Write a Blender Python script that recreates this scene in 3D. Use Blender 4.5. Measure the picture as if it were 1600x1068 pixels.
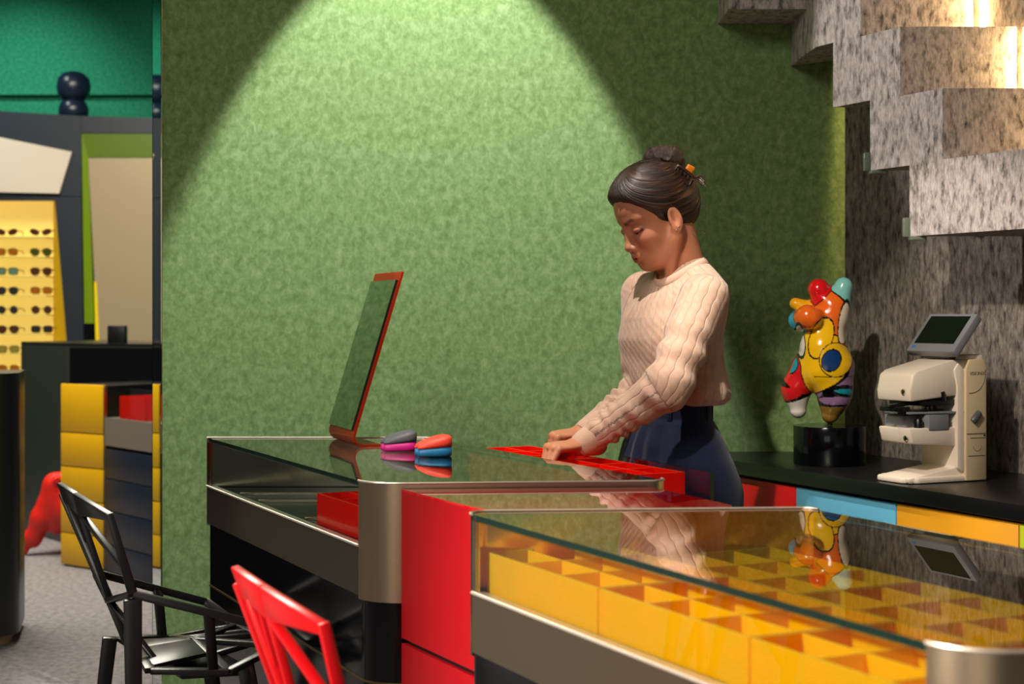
import bpy, bmesh, math, random
import numpy as np
from mathutils import Vector, Matrix, noise as mnoise
for o in list(bpy.data.objects):
    bpy.data.objects.remove(o)
scene = bpy.context.scene
COL = scene.collection
# ------------------------------------------------------------------ camera
CZ = 1.17            # eye height of the camera, m
FPX = 2400.0         # focal length in pixels of a 1600 px wide frame (54 mm)
cam_data = bpy.data.cameras.new('camera')
cam = bpy.data.objects.new('camera', cam_data)
COL.objects.link(cam)
cam.location = (0, 0, CZ)
cam.rotation_euler = (math.pi / 2, 0, 0)
cam_data.lens = 54.0
cam_data.sensor_width = 36.0
cam_data.shift_y = -44 / 1600
cam_data.clip_start = 0.05
cam_data.dof.use_dof = True
cam_data.dof.focus_distance = 3.35
cam_data.dof.aperture_fstop = 5.0
scene.camera = cam
# ------------------------------------------------------------------ world, exposure
scene.view_settings.view_transform = 'Standard'
scene.view_settings.look = 'None'
scene.view_settings.gamma = 1.0
scene.view_settings.use_curve_mapping = False
scene.view_settings.exposure = 0.0
world = bpy.data.worlds.new('world')
scene.world = world
world.use_nodes = True
wb = world.node_tree.nodes['Background']
wb.inputs[0].default_value = (1.0, 0.93, 0.86, 1)
wb.inputs[1].default_value = 0.08
scene.cycles.max_bounces = 10
scene.cycles.transparent_max_bounces = 24
scene.cycles.caustics_reflective = False
scene.cycles.caustics_refractive = False
scene.cycles.sample_clamp_indirect = 6.0

# ------------------------------------------------------------------ lights
def look_rot(loc, target):
    return (Vector(target) - Vector(loc)).to_track_quat('-Z', 'Y').to_euler()

def lamp(name, kind, loc, target, power, color=(1, 1, 1), size=0.1, **kw):
    d = bpy.data.lights.new(name, kind)
    d.energy = power
    d.color = color
    if kind == 'AREA':
        d.shape = 'RECTANGLE'
        d.size = size
        d.size_y = kw.pop('size_y', size)
    else:
        d.shadow_soft_size = size
    for k, v in kw.items():
        setattr(d, k, v)
    o = bpy.data.objects.new(name, d)
    COL.objects.link(o)
    o.location = loc
    o.rotation_euler = look_rot(loc, target)
    return o

WARM = (1.0, 0.86, 0.70)
NEUT = (1.0, 0.92, 0.78)
lamp('wall_spot', 'SPOT', (-0.262, 3.57, 3.10), (-0.262, 3.964, 2.15), 265, (1.0, 0.98, 0.95), 0.012, spot_size=math.radians(45), spot_blend=0.22)
lamp('person_spot', 'SPOT', (-0.27, 3.02, 3.20), (0.24, 3.60, 1.0), 230, (1.0, 0.92, 0.82), 0.02, spot_size=math.radians(30), spot_blend=0.35)
lamp('case_spot', 'SPOT', (-2.4, 0.7, 1.95), (0.15, 1.95, 0.66), 1080, (1.0, 0.90, 0.78), 0.05, spot_size=math.radians(34), spot_blend=0.6)
lamp('far_case_fill', 'SPOT', (-1.9, 1.6, 2.6), (-0.42, 3.12, 0.75), 230, (1.0, 0.90, 0.78), 0.04, spot_size=math.radians(25), spot_blend=0.6)  # added fill that brightens the far case and its red trays
lamp('counter_spot', 'SPOT', (-0.3, 1.8, 2.6), (0.98, 3.78, 0.90), 230, (1.0, 0.88, 0.74), 0.03, spot_size=math.radians(25), spot_blend=0.5)
lamp('stair_spot', 'SPOT', (-1.7, 3.45, 2.95), (1.06, 3.72, 1.68), 205, (1.0, 0.90, 0.86), 0.03, spot_size=math.radians(20), spot_blend=0.4)
lamp('room_fill', 'AREA', (-1.2, 0.3, 3.2), (-0.6, 2.2, 0.4), 56, NEUT, 1.4, size_y=1.4)  # added overhead fill for the foreground, not a fixture of the room
lamp('front_panel', 'AREA', (-1.1, -1.6, 0.95), (0.0, 3.0, 0.75), 9, WARM, 1.8, size_y=1.8)  # added soft emitter behind the camera, mirrored in the metal corners
lamp('shop_panel', 'AREA', (-2.3, 6.6, 3.35), (-2.3, 6.6, 0), 225, NEUT, 1.6, size_y=2.4)
lamp('shop_wall_spot', 'SPOT', (-3.3, 9.0, 3.35), (-3.3, 10.3, 2.3), 80, (0.85, 1.0, 0.9), 0.05, spot_size=math.radians(80), spot_blend=0.9)

# ------------------------------------------------------------------ helpers
def lin(c):
    if isinstance(c, str):
        c = c.lstrip('#')
        c = [int(c[i:i + 2], 16) / 255 for i in (0, 2, 4)]
        c = [x / 12.92 if x <= 0.04045 else ((x + 0.055) / 1.055) ** 2.4 for x in c]
    return (c[0], c[1], c[2], 1.0)

def px(u, v, Y):
    """photograph pixel at distance Y -> point in the room"""
    return Vector(((u - 800) * Y / FPX, Y, CZ - (v - 490) * Y / FPX))

def V(*a):
    return Vector(a)

A = Vector((0.443, -0.8965, 0)).normalized()      # run of the show cases and right wall
P = Vector((-A.y, A.x, 0))                        # square to it, pointing right and back

def bar_(bm, a, b, w, t, ref=(0, 0, 1), w2=None, t2=None):
    """tapered rectangular bar from a to b; w along cross(dir, ref), t along the third axis"""
    a, b = Vector(a), Vector(b)
    d = (b - a).normalized()
    s = d.cross(Vector(ref))
    if s.length < 1e-4:
        s = d.cross(Vector((1, 0, 0)))
    s.normalize()
    n = s.cross(d).normalized()
    w2 = w if w2 is None else w2
    t2 = t if t2 is None else t2
    ring = []
    for p, ww, tt in ((a, w, t), (b, w2, t2)):
        ring.append([bm.verts.new(p + s * ww / 2 * i + n * tt / 2 * j) for i, j in ((-1, -1), (1, -1), (1, 1), (-1, 1))])
    r0, r1 = ring
    for k in range(4):
        bm.faces.new((r0[k], r0[(k + 1) % 4], r1[(k + 1) % 4], r1[k]))
    bm.faces.new(r0[::-1])
    bm.faces.new(r1)

def prism_(bm, pts, z0, z1, scale_top=None, zs_top=None):
    """vertical prism on plan polygon pts"""
    lo = [bm.verts.new((p[0], p[1], z0)) for p in pts]
    c = sum((Vector((p[0], p[1], 0)) for p in pts), Vector()) / len(pts)
    hi = []
    for p in pts:
        q = Vector((p[0], p[1], 0))
        if scale_top:
            q = c + (q - c) * scale_top
        hi.append(bm.verts.new((q.x, q.y, z1)))
    n = len(pts)
    for k in range(n):
        bm.faces.new((lo[k], lo[(k + 1) % n], hi[(k + 1) % n], hi[k]))
    bm.faces.new(lo[::-1])
    bm.faces.new(hi)

def box_(bm, o, ex, ey, ez):
    """box from corner o along three edge vectors"""
    o, ex, ey, ez = Vector(o), Vector(ex), Vector(ey), Vector(ez)
    vs = [bm.verts.new(o + ex * i + ey * j + ez * k) for k in (0, 1) for j in (0, 1) for i in (0, 1)]
    for f in ((0, 2, 3, 1), (4, 5, 7, 6), (0, 1, 5, 4), (2, 6, 7, 3), (0, 4, 6, 2), (1, 3, 7, 5)):
        bm.faces.new([vs[i] for i in f])

def cbox_(bm, c, sx, sy, sz, ax=(1, 0, 0), ay=(0, 1, 0), az=(0, 0, 1)):
    ax, ay, az = Vector(ax) * sx, Vector(ay) * sy, Vector(az) * sz
    box_(bm, Vector(c) - ax / 2 - ay / 2 - az / 2, ax, ay, az)

def tube_(bm, pts, r, seg=10, r2=None, closed=False):
    pts = [Vector(p) for p in pts]
    n = len(pts)
    rings = []
    prev = None
    for i, p in enumerate(pts):
        if closed:
            d = pts[(i + 1) % n] - pts[i - 1]
        else:
            d = pts[min(i + 1, n - 1)] - pts[max(i - 1, 0)]
        d.normalize()
        if prev is None:
            ref = Vector((0, 0, 1)) if abs(d.z) < 0.9 else Vector((1, 0, 0))
            s = d.cross(ref).normalized()
        else:
            s = (prev - d * prev.dot(d)).normalized()
        prev = s
        t = d.cross(s)
        rr = r if r2 is None else r + (r2 - r) * i / (n - 1)
        if callable(r):
            rr = r(i / (n - 1))
        rings.append([bm.verts.new(p + (s * math.cos(a) + t * math.sin(a)) * rr) for a in [2 * math.pi * k / seg for k in range(seg)]])
    m = n if closed else n - 1
    for i in range(m):
        a, b = rings[i], rings[(i + 1) % n]
        for k in range(seg):
            bm.faces.new((a[k], a[(k + 1) % seg], b[(k + 1) % seg], b[k]))
    if not closed:
        bm.faces.new(rings[0][::-1])
        bm.faces.new(rings[-1])

def lathe_(bm, prof, c, seg=48, ax=(1, 0, 0), ay=(0, 1, 0), az=(0, 0, 1)):
    """prof: list of (r, h); r == 0 closes the end"""
    c, ax, ay, az = Vector(c), Vector(ax), Vector(ay), Vector(az)
    rings = []
    for r, h in prof:
        if r <= 1e-6:
            rings.append([bm.verts.new(c + az * h)])
        else:
            rings.append([bm.verts.new(c + az * h + (ax * math.cos(t) + ay * math.sin(t)) * r) for t in [2 * math.pi * k / seg for k in range(seg)]])
    for a, b in zip(rings, rings[1:]):
        for k in range(seg):
            k2 = (k + 1) % seg
            if len(a) == 1 and len(b) == 1:
                continue
            if len(a) == 1:
                bm.faces.new((a[0], b[k2], b[k]))
            elif len(b) == 1:
                bm.faces.new((a[k], a[k2], b[0]))
            else:
                bm.faces.new((a[k], a[k2], b[k2], b[k]))

def extrude_poly_(bm, pts, vec):
    """closed polygon of 3d points swept along vec"""
    vec = Vector(vec)
    a = [bm.verts.new(Vector(p)) for p in pts]
    b = [bm.verts.new(Vector(p) + vec) for p in pts]
    n = len(a)
    for k in range(n):
        bm.faces.new((a[k], a[(k + 1) % n], b[(k + 1) % n], b[k]))
    bm.faces.new(a[::-1])
    bm.faces.new(b)

def rounded(pts, radii, n=8):
    """round the corners of a plan polygon"""
    out = []
    m = len(pts)
    for i in range(m):
        p = Vector(pts[i][:2])
        r = radii[i] if not isinstance(radii, (int, float)) else radii
        if r <= 0:
            out.append(p)
            continue
        u = (Vector(pts[i - 1][:2]) - p).normalized()
        w = (Vector(pts[(i + 1) % m][:2]) - p).normalized()
        ang = math.acos(max(-1, min(1, u.dot(w))))
        t = r / math.tan(ang / 2)
        c = p + (u + w).normalized() * (r / math.sin(ang / 2))
        a0, a1 = p + u * t - c, p + w * t - c
        th = math.acos(max(-1, min(1, a0.normalized().dot(a1.normalized()))))
        sgn = 1 if a0.cross(a1) > 0 else -1
        for k in range(n + 1):
            q = sgn * th * k / n
            out.append(c + Vector((a0.x * math.cos(q) - a0.y * math.sin(q), a0.x * math.sin(q) + a0.y * math.cos(q))))
    return out

def inset(pts, d):
    """push a convex counter clockwise or clockwise plan polygon inward by d"""
    pts = [Vector(p[:2]) for p in pts]
    m = len(pts)
    area = sum(pts[i].cross(pts[(i + 1) % m]) for i in range(m))
    s = 1 if area > 0 else -1
    out = []
    for i in range(m):
        p0, p1, p2 = pts[i - 1], pts[i], pts[(i + 1) % m]
        e1, e2 = (p1 - p0).normalized(), (p2 - p1).normalized()
        n1, n2 = Vector((-e1.y, e1.x)) * s, Vector((-e2.y, e2.x)) * s
        k = n1 + n2
        out.append(p1 + k * (d / (1 + n1.dot(n2))))
    return out

def root_loc(o):
    v = Vector((0, 0, 0))
    while o is not None:
        v += o.location
        o = o.parent
    return v

def obj(name, bm, m=None, parent=None, smooth=False, bevel=0, seg=2, loc=None, angle=0.6, flat=False):
    """links the bmesh (built in room coordinates) as ONE mesh object"""
    bmesh.ops.recalc_face_normals(bm, faces=bm.faces[:])
    base = root_loc(parent) if parent is not None else Vector(loc if loc is not None else (0, 0, 0))
    bmesh.ops.translate(bm, verts=bm.verts[:], vec=-base)
    if bevel:
        ed = [e for e in bm.edges if len(e.link_faces) == 2 and e.calc_face_angle(0) > angle]
        bmesh.ops.bevel(bm, geom=ed, offset=bevel, segments=seg, profile=0.5, affect='EDGES', clamp_overlap=True)
        smooth = True
    me = bpy.data.meshes.new(name)
    bm.to_mesh(me)
    bm.free()
    o = bpy.data.objects.new(name, me)
    COL.objects.link(o)
    if m is not None:
        for mm in (m if isinstance(m, (list, tuple)) else [m]):
            me.materials.append(mm)
    if smooth:
        me.polygons.foreach_set('use_smooth', [True] * len(me.polygons))
        if not flat:
            try:
                me.set_sharp_from_angle(angle=math.radians(38))
            except Exception:
                pass
    if parent is not None:
        o.parent = parent
    else:
        o.location = base
    return o

def tag(o, label, cat, group=None):
    o['label'] = label
    o['category'] = cat
    if group:
        o['group'] = group
    return o

def thing(name, label, cat, loc=(0, 0, 0), group=None):
    o = bpy.data.objects.new(name, None)
    o.empty_display_size = 0.05
    COL.objects.link(o)
    o.location = loc
    return tag(o, label, cat, group)

def struct(name, bm, m, loc=(0, 0, 0), **kw):
    o = obj(name, bm, m, None, loc=loc, **kw)
    o['kind'] = 'structure'
    return o

def NB():
    return bmesh.new()

# ------------------------------------------------------------------ materials
MATS = {}
def mat(name, color, rough=0.5, metal=0.0, spec=0.5, coat=0.0, bump=0.0, bscale=200, emit=None, estr=0.0, sheen=0.0, sss=0.0, aniso=0.0, coat_rough=0.05):
    m = bpy.data.materials.new(name)
    m.use_nodes = True
    nt = m.node_tree
    b = nt.nodes['Principled BSDF']
    b.inputs['Base Color'].default_value = lin(color)
    b.inputs['Roughness'].default_value = rough
    b.inputs['Metallic'].default_value = metal
    b.inputs['Specular IOR Level'].default_value = spec
    b.inputs['Coat Weight'].default_value = coat
    b.inputs['Coat Roughness'].default_value = coat_rough
    b.inputs['Sheen Weight'].default_value = sheen
    if sss:
        b.inputs['Subsurface Weight'].default_value = sss
        b.inputs['Subsurface Radius'].default_value = (0.012, 0.004, 0.002)
        b.inputs['Subsurface Scale'].default_value = 1.0
    if emit:
        b.inputs['Emission Color'].default_value = lin(emit)
        b.inputs['Emission Strength'].default_value = estr
    if bump:
        n = nt.nodes.new('ShaderNodeTexNoise')
        n.inputs['Scale'].default_value = bscale
        n.inputs['Detail'].default_value = 4
        tc = nt.nodes.new('ShaderNodeTexCoord')
        nt.links.new(tc.outputs['Object'], n.inputs['Vector'])
        bp = nt.nodes.new('ShaderNodeBump')
        bp.inputs['Strength'].default_value = bump
        bp.inputs['Distance'].default_value = 0.002
        nt.links.new(n.outputs['Fac'], bp.inputs['Height'])
        nt.links.new(bp.outputs['Normal'], b.inputs['Normal'])
    MATS[name] = m
    return m

def ramp(nt, stops):
    r = nt.nodes.new('ShaderNodeValToRGB')
    el = r.color_ramp.elements
    while len(el) > 1:
        el.remove(el[-1])
    el[0].position = stops[0][0]
    el[0].color = lin(stops[0][1])
    for p, c in stops[1:]:
        e = el.new(p)
        e.color = lin(c)
    return r

def tex(nt, scale, detail=4, rough=0.55, stretch=(1, 1, 1), kind='noise', dist=0.0):
    tc = nt.nodes.new('ShaderNodeTexCoord')
    mp = nt.nodes.new('ShaderNodeMapping')
    mp.inputs['Scale'].default_value = stretch
    nt.links.new(tc.outputs['Object'], mp.inputs['Vector'])
    if kind == 'noise':
        n = nt.nodes.new('ShaderNodeTexNoise')
        n.inputs['Scale'].default_value = scale
        n.inputs['Detail'].default_value = detail
        n.inputs['Roughness'].default_value = rough
        n.inputs['Distortion'].default_value = dist
    else:
        n = nt.nodes.new('ShaderNodeTexVoronoi')
        n.inputs['Scale'].default_value = scale
    nt.links.new(mp.outputs['Vector'], n.inputs['Vector'])
    return n

def felt(name, stops, scale, stretch=(1, 1, 1), stops2=None, scale2=None, mix=0.5, bump=0.4, dist=0.0, stretch2=(1, 1, 1), sheen=0.0):
    m = mat(name, (0.2, 0.2, 0.2), rough=0.95, spec=0.15, sheen=sheen)
    nt = m.node_tree
    b = nt.nodes['Principled BSDF']
    n1 = tex(nt, scale, 5, 0.62, stretch, dist=dist)
    r1 = ramp(nt, stops)
    nt.links.new(n1.outputs['Fac'], r1.inputs['Fac'])
    out = r1.outputs['Color']
    if stops2:
        n2 = tex(nt, scale2, 4, 0.6, stretch2)
        r2 = ramp(nt, stops2)
        nt.links.new(n2.outputs['Fac'], r2.inputs['Fac'])
        mx = nt.nodes.new('ShaderNodeMix')
        mx.data_type = 'RGBA'
        mx.blend_type = 'MULTIPLY'
        mx.inputs[0].default_value = mix
        nt.links.new(out, mx.inputs[6])
        nt.links.new(r2.outputs['Color'], mx.inputs[7])
        out = mx.outputs[2]
    nt.links.new(out, b.inputs['Base Color'])
    n3 = tex(nt, 900, 3, 0.7, (1, 1, 0.5))
    bp = nt.nodes.new('ShaderNodeBump')
    bp.inputs['Strength'].default_value = bump
    bp.inputs['Distance'].default_value = 0.002
    nt.links.new(n3.outputs['Fac'], bp.inputs['Height'])
    nt.links.new(bp.outputs['Normal'], b.inputs['Normal'])
    return m

def glass_mat(name, tint=(0.93, 0.98, 0.95), edge=None, fmax=1.0):
    """clear sheet glass: a straight-through tint plus a Fresnel mirror on the outer faces"""
    m = bpy.data.materials.new(name)
    m.use_nodes = True
    nt = m.node_tree
    nt.nodes.clear()
    out = nt.nodes.new('ShaderNodeOutputMaterial')
    tr = nt.nodes.new('ShaderNodeBsdfTransparent')
    tr.inputs[0].default_value = (*tint, 1)
    gl = nt.nodes.new('ShaderNodeBsdfGlossy')
    gl.inputs['Roughness'].default_value = 0.0
    geo = nt.nodes.new('ShaderNodeNewGeometry')
    dot = nt.nodes.new('ShaderNodeVectorMath')
    dot.operation = 'DOT_PRODUCT'
    nt.links.new(geo.outputs['Incoming'], dot.inputs[0])
    nt.links.new(geo.outputs['Normal'], dot.inputs[1])
    def math_(op, a, b=None):
        n = nt.nodes.new('ShaderNodeMath')
        n.operation = op
        for i, x in enumerate((a, b)):
            if x is None:
                continue
            if isinstance(x, (int, float)):
                n.inputs[i].default_value = x
            else:
                nt.links.new(x, n.inputs[i])
        return n.outputs[0]
    c = math_('ABSOLUTE', dot.outputs['Value'])
    f = math_('POWER', math_('SUBTRACT', 1.0, c), 5.0)
    f = math_('ADD', math_('MULTIPLY', f, 0.96), 0.04)
    f = math_('DIVIDE', math_('MULTIPLY', f, 2.0), math_('ADD', f, 1.0))      # both faces of the sheet
    f = math_('MULTIPLY', f, math_('SUBTRACT', 1.0, geo.outputs['Backfacing']))
    f = math_('MINIMUM', f, fmax)
    mx = nt.nodes.new('ShaderNodeMixShader')
    nt.links.new(f, mx.inputs[0])
    nt.links.new(tr.outputs[0], mx.inputs[1])
    nt.links.new(gl.outputs[0], mx.inputs[2])
    nt.links.new(mx.outputs[0], out.inputs[0])
    MATS[name] = m
    return m

def acrylic(name, color, trans=0.45, clear=0.35):
    """tinted translucent acrylic"""
    m = bpy.data.materials.new(name)
    m.use_nodes = True
    nt = m.node_tree
    b = nt.nodes['Principled BSDF']
    b.inputs['Base Color'].default_value = lin(color)
    b.inputs['Roughness'].default_value = 0.18
    b.inputs['Coat Weight'].default_value = 0.3
    tl = nt.nodes.new('ShaderNodeBsdfTranslucent')
    tl.inputs[0].default_value = lin(color)
    mx = nt.nodes.new('ShaderNodeMixShader')
    mx.inputs[0].default_value = trans
    out = nt.nodes['Material Output']
    nt.links.new(b.outputs[0], mx.inputs[1])
    nt.links.new(tl.outputs[0], mx.inputs[2])
    tp = nt.nodes.new('ShaderNodeBsdfTransparent')
    tp.inputs[0].default_value = lin(color)
    m2 = nt.nodes.new('ShaderNodeMixShader')
    m2.inputs[0].default_value = clear
    nt.links.new(mx.outputs[0], m2.inputs[1])
    nt.links.new(tp.outputs[0], m2.inputs[2])
    nt.links.new(m2.outputs[0], out.inputs[0])
    MATS[name] = m
    return m

def brushed(name, color, rough=0.32, stretch=(4, 4, 400)):
    m = mat(name, color, rough=rough, metal=1.0)
    nt = m.node_tree
    b = nt.nodes['Principled BSDF']
    n = tex(nt, 8, 3, 0.6, stretch)
    bp = nt.nodes.new('ShaderNodeBump')
    bp.inputs['Strength'].default_value = 0.12
    bp.inputs['Distance'].default_value = 0.001
    nt.links.new(n.outputs['Fac'], bp.inputs['Height'])
    nt.links.new(bp.outputs['Normal'], b.inputs['Normal'])
    return m

green_felt = felt('green felt', [(0.30, '#708d55'), (0.50, '#86a56b'), (0.70, '#9eb982')], 48, (1, 1, 0.8),
                  [(0.32, '#ccd6c0'), (0.62, '#ffffff')], 170, 0.6, dist=0.5, stretch2=(1, 1, 0.6))
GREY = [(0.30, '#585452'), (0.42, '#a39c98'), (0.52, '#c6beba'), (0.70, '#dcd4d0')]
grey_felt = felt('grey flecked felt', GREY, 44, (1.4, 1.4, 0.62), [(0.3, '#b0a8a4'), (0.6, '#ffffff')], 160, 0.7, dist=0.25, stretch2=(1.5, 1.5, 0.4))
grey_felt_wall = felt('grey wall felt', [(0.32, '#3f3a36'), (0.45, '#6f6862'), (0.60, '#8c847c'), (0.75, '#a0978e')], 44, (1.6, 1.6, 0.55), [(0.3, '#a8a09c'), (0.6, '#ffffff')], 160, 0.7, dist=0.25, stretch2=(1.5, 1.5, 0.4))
teal_wall = felt('teal wall felt', [(0.3, '#1c6a50'), (0.5, '#2a8466'), (0.7, '#3a9a7a')], 60)
carpet = felt('grey carpet', [(0.3, '#7d797b'), (0.5, '#9d989a'), (0.7, '#b5afb0')], 40, (1, 1, 1), [(0.3, '#808080'), (0.7, '#ffffff')], 500, 0.7, bump=0.8)
ceil_m = mat('ceiling paint', '#8a8680', 0.9)
glass = glass_mat('clear glass')
glass_edge = mat('glass edge', '#05201a', 0.25, spec=0.8)
panel_glass = glass_mat('panel glass', (0.80, 0.84, 0.88))
steel = brushed('brushed warm metal', '#d2bca0', 0.30)
lip_m = mat('bright satin edge', '#eadfcf', 0.35, metal=0.75)
steel_h = mat('polished metal trim', '#d8ccba', 0.18, metal=1.0)
olive_metal = mat('bronze lacquer', '#443d31', 0.38, metal=0.35)
brass = mat('brass line', '#a08850', 0.3, metal=1.0)
black_gloss = mat('black gloss lacquer', '#050609', 0.12, spec=0.5)
navy_gloss = mat('navy lacquer', '#0c1524', 0.3)
black_matt = mat('black laminate', '#0b0c0f', 0.33)
red_lac = mat('red lacquer', '#9c020e', 0.4, bump=0.06, bscale=900)
yellow_acr = acrylic('yellow acrylic', '#ffd606', 0.6, 0.40)
red_acr = acrylic('red acrylic', '#ff2412', 0.45, 0.25)
yellow_edge_glow = acrylic('yellow acrylic edge glow', '#ffe648', 0.3, 0.1)  # paler colours stand in for light glowing out of the cut edges
red_edge_glow = acrylic('red acrylic edge glow', '#ff6a3c', 0.3, 0.1)
orange_acr = acrylic('orange acrylic', '#d9441a', 0.4)
mirror_m = mat('mirror silver', '#8c9a8c', 0.02, metal=1.0)
# ------------------------------------------------------------------ room shell
WALL_Y = 4.42
bm = NB(); box_(bm, (-9, -4, -0.1), (14, 0, 0), (0, 16, 0), (0, 0, 0.1)); struct('floor', bm, carpet)
bm = NB(); box_(bm, (-1.007, WALL_Y, 0), (2.2, 0, 0), (0, 0.12, 0), (0, 0, 3.4)); struct('wall_back', bm, green_felt, (-1.007, WALL_Y, 0))
RW0 = V(0.958, WALL_Y, 0)
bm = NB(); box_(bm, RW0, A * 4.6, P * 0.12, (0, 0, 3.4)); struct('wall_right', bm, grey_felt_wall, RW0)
bm = NB(); box_(bm, (-9, 10.3, 0), (9, 0, 0), (0, 0.12, 0), (0, 0, 3.4)); 
struct('wall_far', bm, teal_wall, (-9, 10.3, 0))
bm = NB(); box_(bm, (-9, -4, 3.4), (14, 0, 0), (0, 16, 0), (0, 0, 0.1)); struct('ceiling', bm, ceil_m)
bm = NB(); box_(bm, (-9, 10.24, 2.63), (8.0, 0, 0), (0, 0.06, 0), (0, 0, 0.035)); struct('trim_1', bm, teal_wall, (-9, 10.24, 2.63))

# bevelled glass edge closing the end of the green wall
def prism_glass(name):
    m = bpy.data.materials.new(name)
    m.use_nodes = True
    nt = m.node_tree
    nt.nodes.clear()
    out = nt.nodes.new('ShaderNodeOutputMaterial')
    g = nt.nodes.new('ShaderNodeBsdfRefraction')
    g.inputs['IOR'].default_value = 1.5
    g.inputs['Roughness'].default_value = 0.0
    g.inputs[0].default_value = (0.92, 0.96, 0.95, 1)
    nt.links.new(g.outputs[0], out.inputs[0])
    return m
bm = NB()
x0, x1 = -1.031, -1.0075
extrude_poly_(bm, [(x0, 4.402, 0.0), (x1, 4.402 + 0.0042, 0.0), (x1, 4.408, 0.0), (x0, 4.408, 0.0)], (0, 0, 3.4))
struct('trim_2', bm, prism_glass('bevelled glass'), (x0, 4.41, 0))
bm = NB(); box_(bm, (x1, 4.4185, 0), (0.0015, 0, 0), (0, 0.004, 0), (0, 0, 3.4)); struct('trim_3', bm, brass, (x1, 4.4185, 0))

# ------------------------------------------------------------------ felt covered stair in the corner
LX = lambda Y: 0.96 + (3.80 - Y) * 0.495
st = thing('staircase', 'grey flecked felt staircase stepping down along the right wall', 'staircase', (LX(3.8), 3.8, 1.36))
zt = [2.052, 1.880, 1.708, 1.538]                 # tread heights
yt = [3.935, 3.80, 3.664]                          # riser planes
zb = [1.882, 1.712, 1.534, 1.360]                  # soffit heights
yb = [4.035, 3.902, 3.769]
poly = [(4.10, 2.46), (4.07, 2.46), (4.07, 2.24), (4.07, 2.224), (yt[0], 2.052 + .172)]
poly = [(4.10, 2.395), (4.07, 2.395), (4.07, 2.224), (3.935, 2.052)]
top = [(4.10, 2.395), (4.07, 2.395), (4.07, zt[0]), (yt[0], zt[0]), (yt[0], zt[1]), (yt[1], zt[1]), (yt[1], zt[2]), (yt[2], zt[2]), (yt[2], zt[3]), (3.02, zt[3])]
bot = [(3.02, zb[3]), (yb[2], zb[3]), (yb[2], zb[2]), (yb[1], zb[2]), (yb[1], zb[1]), (yb[0], zb[1]), (yb[0], zb[0]), (4.10, zb[0])]
bm = NB()
def stair_pt(Y, z, off):
    return Vector((LX(Y) + off, Y, z))
outline = top + bot
W_ST = 0.288
extrude_poly_(bm, [stair_pt(y, z, 0) for y, z in outline], (W_ST, 0, 0))
bm.normal_update(); bmesh.ops.triangulate(bm, faces=[f for f in bm.faces if len(f.verts) > 4])
obj('flight', bm, grey_felt, st)
bm = NB()
extrude_poly_(bm, [(LX(4.10), 4.10, 1.882), (0.803, 4.30, 1.882), (0.803, 4.418, 1.882), (1.09, 4.13, 1.882)], (0, 0, 0.62))
obj('landing_block', bm, grey_felt, st)
bm = NB()
box_(bm, (0.592, 4.20, 2.003), (0.22, 0, 0), (0, 0.215, 0), (0, 0, 0.5))
obj('upper_landing', bm, grey_felt, st)
# light strips in the gap between the steps and the wall
led = mat('warm light strip', '#ffffff', emit='#ffd08a', estr=230)
for Y, z0, z1 in ((3.915, 1.882, 2.30), (3.782, 1.710, 1.874), (3.646, 1.542, 1.704)):
    bm = NB()
    q = stair_pt(Y, z0, W_ST + 0.004)
    box_(bm, q, (0.012, 0, 0), (0, 0.006, 0), (0, 0, z1 - z0))
    obj('light_strip', bm, led, st)
# clear plastic guards on two lower corners
clear_pl = mat('clear plastic', '#b8c8b4', 0.1, spec=0.8)
clear_pl.node_tree.nodes['Principled BSDF'].inputs['Transmission Weight'].default_value = 0.7
for i, (Y, z) in enumerate(((yb[1], zb[2]), (yb[2], zb[3]))):
    q = stair_pt(Y, z, 0)
    g = thing('corner_guard', ['clear plastic guard on the upper sharp stair corner', 'clear plastic guard on the lowest sharp stair corner'][i], 'corner guard', q, 'clear guards on the stair corners')
    bm = NB()
    cbox_(bm, q + V(-0.004, 0.004, 0.022), 0.024, 0.014, 0.048)
    obj('upright_plate', bm, clear_pl, g, bevel=0.003)
    bm = NB()
    cbox_(bm, q + V(0.016, -0.014, -0.006), 0.04, 0.03, 0.010)
    obj('foot_plate', bm, clear_pl, g, bevel=0.003)

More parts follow.
